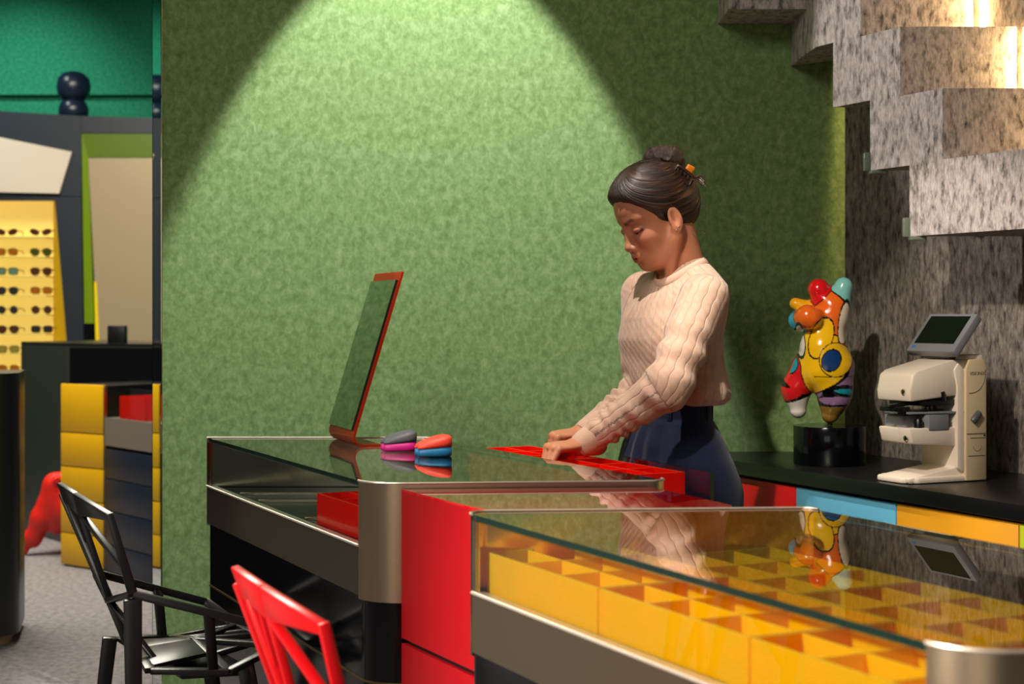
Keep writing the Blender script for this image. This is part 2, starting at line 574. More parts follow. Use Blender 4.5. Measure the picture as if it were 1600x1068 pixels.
# ------------------------------------------------------------------ right counter
WT = 0.775
def cx(Y, off=0.0):
    return 0.6 + (4.13 - Y) * 0.475 + off
front = lambda Y, d=0: Vector((cx(Y), Y, 0)) + P * d
def wall_pt(Y):
    return Vector((0.958 + (WALL_Y - Y) * 0.4942, Y, 0))
pl = [front(4.412), front(1.9), wall_pt(1.9) - P * 0.004, wall_pt(WALL_Y - 0.006) - P * 0.004]
bm = NB(); prism_(bm, pl, WT - 0.035, WT)
tag(obj('worktop', bm, black_matt, loc=(cx(4.0), 4.0, WT - 0.035), bevel=0.002), 'long black worktop above the coloured drawer units on the right', 'worktop')
units = [('red', '#dc1418', 'behind the standing person'), ('light blue', '#5aa4c4', 'below the sculpture'), ('ochre yellow', '#d09018', 'below the lens meter'), ('lime green', '#a8bc1c', 'at the right edge')]
for i, (cn, hexc, where) in enumerate(units):
    y0 = 4.254 - i * 0.353
    y1 = y0 - 0.353
    m = mat(cn + ' drawer front', hexc, 0.45)
    base = front(y0, 0.02)
    u = thing('drawer_unit', f'{cn} fronted drawer unit under the black worktop {where}', 'drawer unit', (base.x, base.y, 0), 'drawer units under the right worktop')
    bm = NB()
    prism_(bm, [front(y0, 0.035), front(y1 + 0.001, 0.035), front(y1 + 0.001, 0.36), front(y0, 0.36)], 0.0, WT - 0.036)
    obj('carcass', bm, black_matt, u)
    for k in range(3):
        bm = NB()
        zt_, zb_ = WT - 0.045 - k * 0.235, WT - 0.045 - (k + 1) * 0.235 + 0.006
        prism_(bm, [front(y0 - 0.0015, 0.014), front(y1 + 0.0025, 0.014), front(y1 + 0.0025, 0.034), front(y0 - 0.0015, 0.034)], max(zb_, 0.05), zt_)
        obj('drawer', bm, m, u, bevel=0.0015)

# ------------------------------------------------------------------ show cases
ZG, ZR, ZB, ZS = 0.855, 0.734, 0.640, 0.480        # glass top, glass foot, rail foot, seam
def show_case(label, FL, NL, NR, FR, rad):
    FL, NL, NR, FR = [Vector(p) for p in (FL, NL, NR, FR)]
    c = thing('display_case', label, 'display case', (NL.x, NL.y, 0))
    plan = [FL, NL, NR, FR]
    rp = rounded(plan, rad, 12)
    # glass lid, its cut edge in another material
    bm = NB()
    prism_(bm, inset(rp, 0.0035), ZG - 0.009, ZG)
    bm.normal_update()
    for f in bm.faces:
        if abs(f.normal.z) < 0.5:
            f.material_index = 1
    o = obj('glass_top', bm, [glass, glass_edge], c)
    o['label'] = 'clear glass lid with dark green edge'
    # tangent points
    u = (FL - NL).normalized(); w = (NR - NL).normalized()
    ang = math.acos(u.dot(w)); t = rad[1] / math.tan(ang / 2)
    T0 = NL + u * t
    a2, n2 = (NL - FL).normalized(), None
    inn = Vector((-a2.y, a2.x)); 
    if inn.dot(NR - NL) < 0: inn = -inn
    # metal corner skin following the rounded plan from T0 along the near side to the far right
    n = 13
    n0 = 1 if rad[0] <= 0 else 13
    path = rp[n0:n0 + n] + (rp[n0 + n:n0 + n + 13] if rad[2] > 0 else [rp[n0 + n]])
    q = inset(rp, 0.004)
    path_in = q[n0:n0 + n] + (q[n0 + n:n0 + n + 13] if rad[2] > 0 else [q[n0 + n]])
    bm = NB()
    prism_(bm, path + path_in[::-1], ZB - 0.006, ZG + 0.0015)
    o = obj('corner_panel', bm, steel, c, smooth=True); o['label'] = 'brushed metal corner'
    # far side skin
    fr0 = rp[-1] if rad[3] <= 0 else rp[-13]
    fl = rp[:n0]
    pth = ([fr0] if rad[3] <= 0 else rp[-13:]) + fl
    pin = ([q[-1]] if rad[3] <= 0 else q[-13:]) + q[:n0]
    bm = NB(); prism_(bm, pth + pin[::-1], ZB - 0.006, ZG + 0.0015)
    obj('far_panel', bm, steel_h, c, smooth=True)
    # glass side
    st0 = rp[n0 - 1]
    s0 = st0 - u * 0.012
    bm = NB()
    prism_(bm, [s0, T0, T0 + inn * 0.006, s0 + inn * 0.006], ZR, ZG - 0.0095)
    obj('side_glass', bm, glass, c)
    bm = NB()
    prism_(bm, [st0 + inn * 0.0003, s0, s0 + inn * 0.008, st0 + inn * 0.008], ZR, ZG - 0.0095)
    o = obj('end_post', bm, steel_h, c)
    # rail with bright upper lip
    bm = NB(); prism_(bm, [st0, T0, T0 + inn * 0.02, st0 + inn * 0.02], ZB, ZR - 0.003)
    o = obj('side_rail', bm, olive_metal, c); o['label'] = 'bronze brown side rail'
    bm = NB(); prism_(bm, [st0 - inn * 0.0008, T0 - inn * 0.0008, T0 + inn * 0.02, st0 + inn * 0.02], ZR - 0.003, ZR)
    tube_(bm, [V(*(st0 - inn * 0.0005), ZR - 0.0005), V(*(T0 - inn * 0.0005), ZR - 0.0005)], 0.0028, 8)
    obj('rail_lip', bm, lip_m, c)
    bm = NB()
    tube_(bm, [V(p.x, p.y, ZG + 0.001) for p in path], 0.0022, 8)
    o = obj('rim', bm, lip_m, c, smooth=True); o['label'] = 'bright satin rim'
    bm = NB()
    tube_(bm, [V(p.x, p.y, ZG + 0.001) for p in pth], 0.0022, 8)
    o = obj('rim', bm, lip_m, c, smooth=True); o['label'] = 'bright satin rim'
    # inner floor and dark inner wall on the serving side
    ip = inset(rp, 0.021)
    bm = NB(); prism_(bm, ip, ZR - 0.02, ZR - 0.003)
    obj('case_floor', bm, black_matt, c)
    e = (FR - NR).normalized()
    bm = NB(); r0, r1 = NR + e * (rad[2] * 2 + 0.02), FR - e * 0.03
    prism_(bm, [r0 - inn * 0.005, r1 - inn * 0.005, r1 - inn * 0.017, r0 - inn * 0.017], ZB, ZG - 0.0095)
    obj('back_wall', bm, black_matt, c)
    # body
    bm = NB(); prism_(bm, inset(rp, 0.006), 0.0, ZS)
    obj('lower_body', bm, black_gloss, c, smooth=True)
    bm = NB(); prism_(bm, inset(rp, 0.006), ZS + 0.0045, ZB - 0.001)
    obj('upper_body', bm, black_gloss, c, smooth=True)
    for z in (ZS,):
        bm = NB(); prism_(bm, inset(rp, 0.0045), z, z + 0.0045)
        obj('seam_line', bm, brass, c, smooth=True)
    return c
C1 = show_case('glass topped black display case beside the green wall holding the table mirror', (-0.775, 3.90), (-0.264, 2.842), (0.305, 2.892), (-0.205, 3.90), [0, 0.085, 0.03, 0.02])
C3 = show_case('glass topped display case nearest the camera filled with yellow trays', (-0.082, 2.447), (0.418, 1.425), (0.99, 1.455), (0.484, 2.488), [0.03, 0.075, 0.05, 0.03])
for Yr, x1 in ((3.72, -0.40), (3.58, -0.36), (3.27, -0.27)):
    bm = NB(); bar_(bm, (-0.775 + (3.90 - Yr) * 0.483 + 0.03, Yr, ZR + 0.001), (x1 + 0.02, Yr, ZR + 0.001), 0.006, 0.006)
    obj('guide_rail', bm, steel_h, C1)['label'] = 'thin silver guide rail'
# the drawer of the far case, pulled out towards the person
g0, g1 = V(0.263, 3.676, 0), V(0.425, 3.29, 0)
pd = P * 0.008
dr = NB(); prism_(dr, [g0, g1, g1 + pd, g0 + pd], 0.70, 0.83)
dr.normal_update()
for f in dr.faces:
    if f.calc_area() < 0.01: f.material_index = 1
drawer = obj('drawer_glass', dr, [panel_glass, glass_edge], C1); drawer['label'] = 'glass front of the pulled out drawer'
bm = NB()
prism_(bm, [V(0.045, 3.80, 0), V(0.185, 3.10, 0), V(0.385, 3.20, 0), g1, g0, V(0.07, 3.86, 0)], 0.735, 0.757)
obj('drawer_bed', bm, black_matt, C1)

# red cabinet between the two cases
plan2 = [(-0.204, 2.838), (-0.044, 2.535), (0.385, 2.575), (0.262, 2.872)]
cab = thing('cabinet', 'glossy red cabinet between the two glass cases', 'cabinet', (-0.044, 2.535, 0))
rp2 = rounded(plan2, [0, 0.06, 0.03, 0], 10)
bm = NB(); prism_(bm, rp2, 0.572, 0.842); obj('upper_front', bm, red_lac, cab, smooth=True)
bm = NB(); prism_(bm, rp2, 0.02, 0.562); obj('lower_front', bm, red_lac, cab, smooth=True)
bm = NB(); prism_(bm, inset(rp2, 0.008), 0.0, 0.575); obj('core', bm, black_matt, cab)
top_red = mat('red glass top', '#c80a10', 0.02, spec=1.0, coat=1.0, coat_rough=0.0)
bm = NB(); prism_(bm, rp2, 0.842, 0.846); obj('cabinet_top', bm, top_red, cab, smooth=True)

# compartment trays
def tray(label, corner, z0, h, ncol, nrow, cw, cl, m, group, wall=0.004, small=False):
    """corner: far corner nearest the left glass; rows run along A, columns along P"""
    corner = Vector((corner[0], corner[1], 0))
    t = thing('organizer_tray', label, 'tray', (corner.x, corner.y, z0), group)
    W, L = ncol * cw, nrow * cl
    me_ = [m, yellow_edge_glow if m is yellow_acr else red_edge_glow]
    def edged(bm):                                   # edge glow painted as a paler colour on the cut upper edges
        bmesh.ops.recalc_face_normals(bm, faces=bm.faces[:])
        for f in bm.faces:
            if f.normal.z > 0.9 and f.calc_center_median().z > z0 + h - 0.003:
                f.material_index = 1
        return bm
    bm = NB()
    def wallbox(p, q, th, zz0, zz1):
        d = (q - p).normalized(); s = Vector((-d.y, d.x, 0))
        prism_(bm, [p - s * th / 2, q - s * th / 2, q + s * th / 2, p + s * th / 2], zz0, zz1)
    for s in (0, 1):
        k = (wall / 2) if s == 0 else W - wall / 2
        wallbox(corner + P * k, corner + P * k + A * L, wall, z0, z0 + h)
        k = (wall / 2) if s == 0 else L - wall / 2
        wallbox(corner + A * k + P * wall, corner + A * k + P * (W - wall), wall, z0, z0 + h)
    box_(bm, corner + V(0, 0, z0) + P * wall + A * wall, P * (W - 2 * wall), A * (L - 2 * wall), (0, 0, 0.003))
    obj('tray_shell', edged(bm), me_, t)
    for i in range(1, ncol):
        bm = NB(); wallbox(corner + P * cw * i + A * wall, corner + P * cw * i + A * (L - wall), 0.003, z0 + 0.003, z0 + h - 0.001)
        obj('divider', edged(bm), me_, t)
    for j in range(1, nrow):
        bm = NB(); wallbox(corner + A * cl * j + P * wall, corner + A * cl * j + P * (W - wall), 0.003, z0 + 0.003, z0 + h - 0.001)
        obj('divider', edged(bm), me_, t)
    return t
places = [['far end of outer row', 'middle of outer row', 'near end of outer row'],
          ['far end of inner row', 'middle of inner row', 'near end of inner row']]
yc0 = V(-0.0393, 2.419, 0)
for i in range(2):
    for j in range(3):
        nr = 2 if (i == 1 and j == 2) else 3
        tray(f'yellow compartment tray in the front glass case, {places[i][j]}', yc0 + P * (0.216 * i) + A * (0.3565 * j + 0.155 * i), ZR - 0.0025, 0.0635, 3, nr, 0.0715, 0.1175, yellow_acr, 'yellow trays in the front case')
# red trays
tray('red compartment tray lying inside the far glass case behind its side glass', (-0.408, 3.215), ZR - 0.0025, 0.0635, 3, 3, 0.0715, 0.1175, red_acr, 'red trays of the far case')
rc = V(0.361, 3.206, 0) - P * 0.2145 - A * 0.3525
tray('red compartment tray in the open drawer, nearer one with its corner by the trousers', rc, 0.7575, 0.0825, 3, 3, 0.0715, 0.1175, red_acr, 'red trays of the far case')
tray('red compartment tray in the open drawer, farther one under the hands', rc - A * 0.3575, 0.7575, 0.0825, 3, 3, 0.0715, 0.1175, red_acr, 'red trays of the far case')
# ------------------------------------------------------------------ table mirror on the far case
yaw = math.radians(20)
mn = V(-math.cos(yaw), -math.sin(yaw), 0)          # the way the mirror faces
mw = V(math.sin(yaw), -math.cos(yaw), 0)           # along its width, towards the camera
mb = px(540, 692, 3.74); mb.z = ZG + 0.0003
MWD = 0.25
mir = thing('table_mirror', 'leaning table mirror in a bent orange acrylic holder on the far glass case', 'mirror', mb)
lean = V(0, 0, 1) * 0.405 + (-mn) * 0.118
prof = []                                            # (back, up) outer profile of the bent sheet
R_ = 0.024
th0 = math.atan2(0.118, 0.405)
pts = [(0.055, 0.0)]
for k in range(13):
    a = -math.pi / 2 - (math.pi / 2 + th0) * k / 12
    pts.append((0.012 + R_ * math.cos(a), R_ + R_ * math.sin(a)))
pts.append((pts[-1][0] + 0.118, pts[-1][1] + 0.385))
def offset_poly(pp, d):
    out = []
    for i, p in enumerate(pp):
        a = Vector(pp[max(i - 1, 0)]); b = Vector(pp[min(i + 1, len(pp) - 1)])
        t = (b - a).normalized()
        out.append((p[0] + t.y * d, p[1] - t.x * d))
    return out
inner = offset_poly(pts, -0.0055)
inner = offset_poly(pts, 0.0055) if inner[6][0] < pts[6][0] else inner
to3 = lambda q: mb - mn * q[0] + V(0, 0, q[1]) - mw * MWD / 2
bm = NB()
extrude_poly_(bm, [to3(q) for q in pts] + [to3(q) for q in inner[::-1]], mw * MWD)
bm.normal_update(); bmesh.ops.triangulate(bm, faces=[f for f in bm.faces if len(f.verts) > 4])
obj('acrylic_holder', bm, orange_acr, mir, smooth=True)
p0, p1 = Vector(pts[-2]), Vector(pts[-1])
d = (p1 - p0).normalized(); nn = Vector((-d.y, d.x))
if nn.x > 0: nn = -nn
q0, q1 = p0 + d * 0.008, p1 - d * 0.022
bm = NB()
extrude_poly_(bm, [to3(q) + mw * 0.006 for q in (q0, q1, q1 + nn * 0.006, q0 + nn * 0.006)], mw * (MWD - 0.018))
bm.normal_update()
fn = (-mn * nn.x + V(0, 0, nn.y)).normalized()
bm.normal_update()
bmesh.ops.recalc_face_normals(bm, faces=bm.faces[:])
for f in bm.faces:
    if f.normal.dot(fn) < 0.9: f.material_index = 1
o = obj('mirror_glass', bm, [mirror_m, glass_edge], mir); o['label'] = 'silvered glass'

# ------------------------------------------------------------------ notched soft glasses cases
def glasses_case(label, c, m_lid, m_base, rot, s=1.0):
    t = thing('glasses_case', label, 'glasses case', c, 'notched glasses cases')
    L, W = 0.088 * s, 0.074 * s
    out = []
    n = 64
    ca, sa = math.cos(rot), math.sin(rot)
    for k in range(n):
        a = 2 * math.pi * k / n
        x, y = math.cos(a), math.sin(a)
        e = 0.62
        X = L / 2 * math.copysign(abs(x) ** e, x)
        Y = W / 2 * math.copysign(abs(y) ** e, y) * (0.86 + 0.14 * (X / (L / 2)))
        dn = math.exp(-((a - math.pi) / 0.26) ** 2) if True else 0    # notch at the thin end
        X += 0.017 * s * dn
        out.append((X, Y))
    def ring(bm, k, z0, tilt):
        vs = []
        for X, Y in out:
            xx, yy = X * k, Y * k
            z = z0 + tilt * (xx / (L / 2))
            vs.append(bm.verts.new(c + V(xx * ca - yy * sa, xx * sa + yy * ca, z)))
        return vs
    def skin(rings, m, name):
        bm = NB()
        rr = [ring(bm, *r) for r in rings]
        for a, b in zip(rr, rr[1:]):
            for i in range(n):
                bm.faces.new((a[i], a[(i + 1) % n], b[(i + 1) % n], b[i]))
        bm.faces.new(rr[0][::-1]); bm.faces.new(rr[-1])
        o = obj(name, bm, m, t, smooth=True, flat=True)
        return o
    h = 0.021 * s
    o = skin([(0.90, 0.0002, 0), (0.96, 0.001, 0), (1.0, 0.005, 0.0005), (0.985, h, 0.003)], m_base, 'base_shell')
    o['label'] = 'contrasting lower shell'
    rr = [(1.0, h + 0.0004, 0.003)]
    rr += [(1.012, h + 0.006 * s, 0.006), (1.0, h + 0.012 * s, 0.011)]
    for k in range(1, 9):
        q = k / 8
        rr.append((1.0 - 0.9 * q ** 1.5, h + (0.012 + 0.013 * (1 - (1 - q) ** 2)) * s, 0.011))
    skin(rr, m_lid, 'lid')
soft_grey = mat('soft grey shell', '#55575c', 0.55)
magenta = mat('magenta shell', '#c4107c', 0.5)
soft_red = mat('soft coral shell', '#f0442c', 0.55)
blue_sh = mat('petrol blue shell', '#0a6a9a', 0.5)
c1 = px(622, 700, 3.53); c1.z = ZG + 0.0005
c2 = px(676, 712, 3.40); c2.z = ZG + 0.0005
glasses_case('grey lidded glasses case with magenta underside on the far glass case', c1, soft_grey, magenta, math.radians(18), 0.93)
glasses_case('coral red lidded glasses case with blue underside on the far glass case', c2, soft_red, blue_sh, math.radians(18), 0.93)

# ------------------------------------------------------------------ lattice chairs
def lattice_chair(label, m, top_far, top_near, fwd, zs, leg=True, seat_len=0.42, sag=0.0):
    """seat, backrest and four legs; built from the two upper corners of its back"""
    Tf, Tn = Vector(top_far), Vector(top_near)
    w = (Tn - Tf); w.z = 0
    W = w.length; wd = w.normalized()
    fw = Vector(fwd).normalized()
    mid = (Tf + Tn) / 2
    base = V(mid.x, mid.y, 0) + fw * 0.28
    t = thing('lattice_chair', label, 'chair', (base.x, base.y, 0), 'lattice metal chairs')
    ztop = mid.z
    def N(s, f, z):     # s: -1 far .. 1 near, f: forward of the back top, z height
        return V(mid.x, mid.y, 0) + wd * (s * W / 2) + fw * f + V(0, 0, z)
    tilt = (Tf.z - Tn.z) / 2
    bk = NB()
    arm = zs + 0.135
    TF, TN = N(-1, 0, ztop + tilt), N(1, 0, ztop - tilt)
    TC = TF.lerp(TN, 0.42) - fw * 0.008 + V(0, 0, 0.004)
    def plate(bm, pts, th, nrm=None):
        n = nrm or (pts[1] - pts[0]).cross(pts[2] - pts[0]).normalized()
        extrude_poly_(bm, [p - n * th / 2 for p in pts], n * th)
    dn = V(0, 0, -1) * 0.048 + fw * 0.012
    # broad top band
    plate(bk, [TF, TC, TC + dn, TF + dn * 0.9 + wd * 0.02], 0.013)
    plate(bk, [TC, TN, TN + dn * 0.32, TC + dn], 0.013)
    AJf, AJn = N(-1.08, 0.085, arm - 0.02), N(1.0, 0.045, arm)
    low = N(-0.15, 0.062, zs + 0.085)
    SB = N(-0.10, 0.105, zs - 0.03)
    bar_(bk, TF + dn * 0.5, N(-0.75, 0.075, arm - 0.03), 0.013, 0.018, ref=fw)
    bar_(bk, TN, AJn, 0.012, 0.015, ref=fw, w2=0.014, t2=0.020)
    bar_(bk, TF.lerp(TC, 0.35) + dn * 0.8, low, 0.013, 0.016, ref=fw)
    bar_(bk, low, SB, 0.014, 0.018, ref=fw)
    bar_(bk, AJn, low, 0.022, 0.012, ref=(0, 0, 1), w2=0.022)
    bar_(bk, AJf, low, 0.022, 0.014, ref=(0, 0, 1), w2=0.018)
    m1 = TC + dn * 0.9
    bar_(bk, m1, TN.lerp(AJn, 0.70), 0.012, 0.014, ref=fw)
    bar_(bk, m1, low, 0.012, 0.013, ref=fw)
    bar_(bk, TF.lerp(TC, 0.75) + dn * 0.9, low.lerp(AJf, 0.5), 0.011, 0.013, ref=fw)
    bar_(bk, low, N(0.50, 0.125, zs - 0.03), 0.012, 0.012, ref=fw)
    bar_(bk, low, N(-0.7, 0.125, zs - 0.03), 0.012, 0.012, ref=fw)
    obj('backrest', bk, m, t, bevel=0.0025, seg=2)
    # side frames and seat lattice
    L = seat_len
    F1f, F1n = N(-1.15, 0.10 + 0.82 * L, zs + 0.035), N(1.08, 0.06 + 0.90 * L, zs + 0.055)
    FEf, FEn = N(-0.70, 0.09 + L, zs - 0.004), N(0.55, 0.09 + L, zs - 0.004)
    Sbf, Sbn = N(-0.85, 0.125, zs - 0.025), N(0.90, 0.085, zs - 0.025)
    Smf, Smn = N(-1.0, 0.09 + 0.55 * L, zs - 0.035), N(0.95, 0.07 + 0.60 * L, zs - 0.035)
    for a, f1, fe, sb, sm in ((AJf, F1f, FEf, Sbf, Smf), (AJn, F1n, FEn, Sbn, Smn)):
        sf = NB()
        bar_(sf, a, f1, 0.017, 0.014, ref=wd)
        bar_(sf, f1, fe, 0.020, 0.014, ref=wd)
        bar_(sf, a.lerp(f1, 0.55), sb.lerp(sm, 0.80), 0.021, 0.013, ref=wd)
        obj('side_frame', sf, m, t, bevel=0.003)
    sb_ = NB()
    C_ = N(0.05, 0.09 + 0.50 * L, zs - 0.002)
    Cb = N(-0.1, 0.12, zs - 0.022)
    plate(sb_, [Sbn.lerp(Cb, 0.12), Smn.lerp(C_, 0.55), C_, Cb], 0.010)
    plate(sb_, [Sbf.lerp(Cb, 0.3), Cb, C_, Smf.lerp(C_, 0.6)], 0.010)
    for a, b, w1 in ((Sbn, Smn, 0.024), (Sbf, Smf, 0.022), (Smn, FEn, 0.022), (Smf, FEf, 0.022), (FEf, FEn, 0.026), (C_, FEn, 0.022),
                     (C_, FEf, 0.020), (C_, Smn, 0.022), (C_, Smf, 0.022), (Sbf, Cb, 0.022), (Sbn, Cb, 0.022),
                     (Smn.lerp(C_, 0.5), FEn.lerp(FEf, 0.3), 0.016), (Smf.lerp(C_, 0.5), FEf.lerp(FEn, 0.3), 0.016), (C_, FEf.lerp(FEn, 0.5), 0.016)):
        bar_(sb_, a, b, w1, 0.012, ref=(0, 0, 1))
    obj('seat', sb_, m, t, bevel=0.0025)
    hub = NB()
    cbox_(hub, N(0, 0.10 + 0.5 * L, zs - 0.055), 0.20, 0.14, 0.022, wd, fw, (0, 0, 1))
    obj('under_frame', hub, m, t, bevel=0.006)
    for a, b, w1 in ((AJn + V(0, 0, -0.01), N(1.0, 0.05, 0.0), 0.036), (N(-0.85, 0.10, zs - 0.02), N(-1.0, 0.055, 0.0), 0.032),
                     (N(0.6, 0.07 + 0.8 * L, zs - 0.03), N(0.85, 0.09 + L, 0.0), 0.036), (N(-0.6, 0.07 + 0.8 * L, zs - 0.03), N(-0.85, 0.09 + L, 0.0), 0.036)):
        lg = NB(); bar_(lg, a, b, 0.024, w1, ref=fw, w2=0.020, t2=0.026); obj('leg', lg, m, t, bevel=0.004)
    return t
chair_black = mat('black painted metal', '#16171a', 0.32, spec=0.5)
chair_red = mat('red painted metal', '#a8060c', 0.28, spec=0.5)
lattice_chair('black lattice metal chair at the left end of the far display case', chair_black, px(93, 753, 3.40), px(171, 801, 3.06), (0.96, 0.28, 0), 0.475, seat_len=0.28)
lattice_chair('red lattice metal chair in front of the red cabinet', chair_red, px(366, 883, 2.22), px(505, 972, 1.92), (0.95, 0.36, 0), 0.46, seat_len=0.24)

# ------------------------------------------------------------------ lens meter on the worktop
F_ = -P                                              # the way it faces
bo = px(1541, 751, 3.640); bo.z = WT + 0.001         # near right rear foot
Lf = -A                                              # across the machine, away from the camera
lm = thing('lens_meter', 'cream desktop lens meter with a tilted grey screen on the black worktop', 'lens meter', bo)
cream = mat('cream plastic', '#e4d6c4', 0.38)
cream2 = mat('beige plastic', '#cdb894', 0.42)
grey_pl = mat('grey plastic', '#77797c', 0.4)
dgrey = mat('dark grey plastic', '#4c4e52', 0.4)
black_pl = mat('black plastic', '#08080a', 0.35)
screen_m = mat('dark screen glass', '#0c130e', 0.08, spec=0.6)
def M(f, l, z):
    """f forward from the rear, l across from the near side, z up"""
    return bo + F_ * f + Lf * l + V(0, 0, z)
def mbox(name, f0, f1, l0, l1, z0, z1, m, bev=0.004, parent=None, label=None):
    bm = NB(); box_(bm, M(f0, l0, z0), F_ * (f1 - f0), Lf * (l1 - l0), (0, 0, z1 - z0))
    o = obj(name, bm, m, parent or lm, bevel=bev)
    if label: o['label'] = label
    return o
def mprof(name, prof, l0, l1, m, bev=0.004, parent=None):
    bm = NB(); extrude_poly_(bm, [M(f, l0, z) for f, z in prof], Lf * (l1 - l0))
    o = obj(name, bm, m, parent or lm, bevel=bev)
    return o
DW = 0.135
SC = 1.0
# column and foot as one profile (side view): f forward, z up
curve = [(0.0, 0.0), (0.222, 0.0), (0.226, 0.012), (0.10, 0.030)]
for k in range(7):
    a = math.pi / 2 * k / 6
    curve.append((0.098 - 0.022 * math.sin(a), 0.030 + 0.022 * (1 - math.cos(a))))
curve += [(0.074, 0.20), (0.074, 0.295), (0.0, 0.298)]
mprof('column', curve, 0.012, DW - 0.012, cream, 0.004)
# foot wider than column
bm = NB()
extrude_poly_(bm, [M(0.0, 0, 0), M(0.20, 0.006, 0), M(0.232, 0.03, 0), M(0.232, DW - 0.02, 0), M(0.2, DW, 0), M(0, DW, 0)], (0, 0, 0.014))
obj('foot', bm, cream, lm, bevel=0.004)
# rear body with bevelled shoulder
mprof('rear_body', [(0.0, 0.001), (0.064, 0.001), (0.064, 0.262), (0.054, 0.286), (0.010, 0.288), (0.0, 0.272)], -0.002, DW + 0.002, cream2, 0.003)
mprof('side_cheek', [(0.064, 0.02), (0.085, 0.032), (0.085, 0.225), (0.094, 0.262), (0.080, 0.280), (0.064, 0.262)], 0.004, DW - 0.004, cream, 0.003)
# head
mprof('head', [(0.05, 0.204), (0.222, 0.190), (0.224, 0.216), (0.216, 0.252), (0.200, 0.262), (0.10, 0.285), (0.05, 0.288)], 0.008, DW - 0.008, cream, 0.006)
mbox('head_recess', 0.08, 0.19, 0.014, DW - 0.014, 0.180, 0.193, black_pl, 0.001)
# lens table block
mprof('lens_table', [(0.074, 0.082), (0.212, 0.092), (0.222, 0.128), (0.074, 0.128)], 0.012, DW - 0.012, cream, 0.004)
mbox('slide_block', 0.105, 0.165, 0.010, 0.07, 0.122, 0.158, grey_pl, 0.002)
mbox('slide_block', 0.165, 0.205, 0.045, 0.12, 0.126, 0.156, grey_pl, 0.002)
bm = NB(); extrude_poly_(bm, [M(0.06, 0.004, 0.160), M(0.21, 0.03, 0.160), M(0.21, 0.115, 0.160), M(0.06, DW - 0.01, 0.160)], (0, 0, 0.005))
obj('lens_shelf', bm, grey_pl, lm, bevel=0.001)
cap = NB(); lathe_(cap, [(0.0, 0.0), (0.010, 0.0), (0.010, 0.018), (0.007, 0.022), (0.0, 0.022)], M(0.180, 0.03, 0.128), 20); obj('lens_stop', cap, black_pl, lm, smooth=True)
# black lens holder arms under the head
arm_ = NB()
bar_(arm_, M(0.15, 0.05, 0.192), M(0.245, 0.05, 0.178), 0.012, 0.010)
bar_(arm_, M(0.245, 0.05, 0.176), M(0.262, 0.052, 0.177), 0.004, 0.004)
bar_(arm_, M(0.235, 0.02, 0.172), M(0.235, 0.095, 0.172), 0.012, 0.012)
for k in range(4):
    bar_(arm_, M(0.205 + 0.008 * k, 0.04, 0.172), M(0.205 + 0.008 * k, 0.04, 0.160), 0.005, 0.006)
bar_(arm_, M(0.20, 0.04, 0.173), M(0.245, 0.04, 0.171), 0.01, 0.008)
obj('lens_clamp', arm_, black_pl, lm, bevel=0.001)
arm_ = NB()
bar_(arm_, M(0.13, 0.03, 0.186), M(0.16, 0.03, 0.182), 0.02, 0.012)
for k in range(3):
    bar_(arm_, M(0.135 + 0.012 * k, 0.03, 0.184), M(0.135 + 0.012 * k, 0.03, 0.164), 0.005, 0.005)
bar_(arm_, M(0.115, 0.03, 0.162), M(0.17, 0.03, 0.160), 0.012, 0.006)
bar_(arm_, M(0.122, 0.008, 0.190), M(0.128, 0.006, 0.212), 0.008, 0.008)
obj('lens_clamp', arm_, black_pl, lm, bevel=0.001)
nz = NB(); lathe_(nz, [(0.0, 0.0), (0.014, 0.0), (0.014, -0.022), (0.006, -0.028), (0.0, -0.028)], M(0.10, 0.05, 0.192), 24); obj('lens_tube', nz, grey_pl, lm, smooth=True)
# round buttons on the front
for z, f in ((0.213, 0.2225), (0.105, 0.2155)):
    bt = NB(); lathe_(bt, [(0.0, 0.006), (0.006, 0.005), (0.007, 0.0), (0.0, 0.0)], M(f, 0.03, z), 20, Lf, V(0, 0, 1), F_); o = obj('button', bt, steel_h, lm, smooth=True)
# screen on its hinge
hz = NB(); cbox_(hz, M(0.078, DW / 2, 0.296), 0.03, 0.09, 0.016, F_, Lf, (0, 0, 1)); obj('screen_hinge', hz, dgrey, lm, bevel=0.003)
ang = math.radians(40)                               # screen leans back
up_s = (V(0, 0, 1) * math.cos(ang) - F_ * math.sin(ang))
nr_s = (F_ * math.cos(ang) + V(0, 0, 1) * math.sin(ang))
yw = math.radians(-24)
rotz = Matrix.Rotation(yw * 0.0, 3, 'Z')
s0 = M(0.108, DW / 2, 0.298)
SW, SH = 0.165, 0.118
sc = NB(); cbox_(sc, s0 + up_s * SH / 2, SW, SH, 0.022, Lf, up_s, nr_s); scr = obj('screen_housing', sc, grey_pl, lm, bevel=0.005)
sc = NB(); cbox_(sc, s0 + up_s * (SH / 2 + 0.007) + nr_s * 0.0112, SW - 0.03, SH - 0.034, 0.001, Lf, up_s, nr_s); obj('display', sc, screen_m, scr)
sc = NB(); cbox_(sc, s0 + up_s * 0.014 - Lf * (-SW / 2 + 0.02) + nr_s * 0.0112, 0.012, 0.007, 0.0006, Lf, up_s, nr_s); obj('small_sticker', sc, mat('blue sticker', '#3a6ac0', 0.4), scr)
# side panel marks
def mark(name, f, z, wf, hz_, m, parent=lm, d=0.0012, rot=0.0, bev=0.0):
    c = M(f, -0.002, z)
    ca, sa = math.cos(rot), math.sin(rot)
    u = -F_ * ca + V(0, 0, 1) * sa
    v = F_ * sa + V(0, 0, 1) * ca
    bm = NB(); cbox_(bm, c - Lf * (d / 2 - 0.0001), wf, hz_, d, u, v, Lf)
    return obj(name, bm, m, parent, bevel=bev)
line_m = mat('grey print', '#6a6258', 0.5)
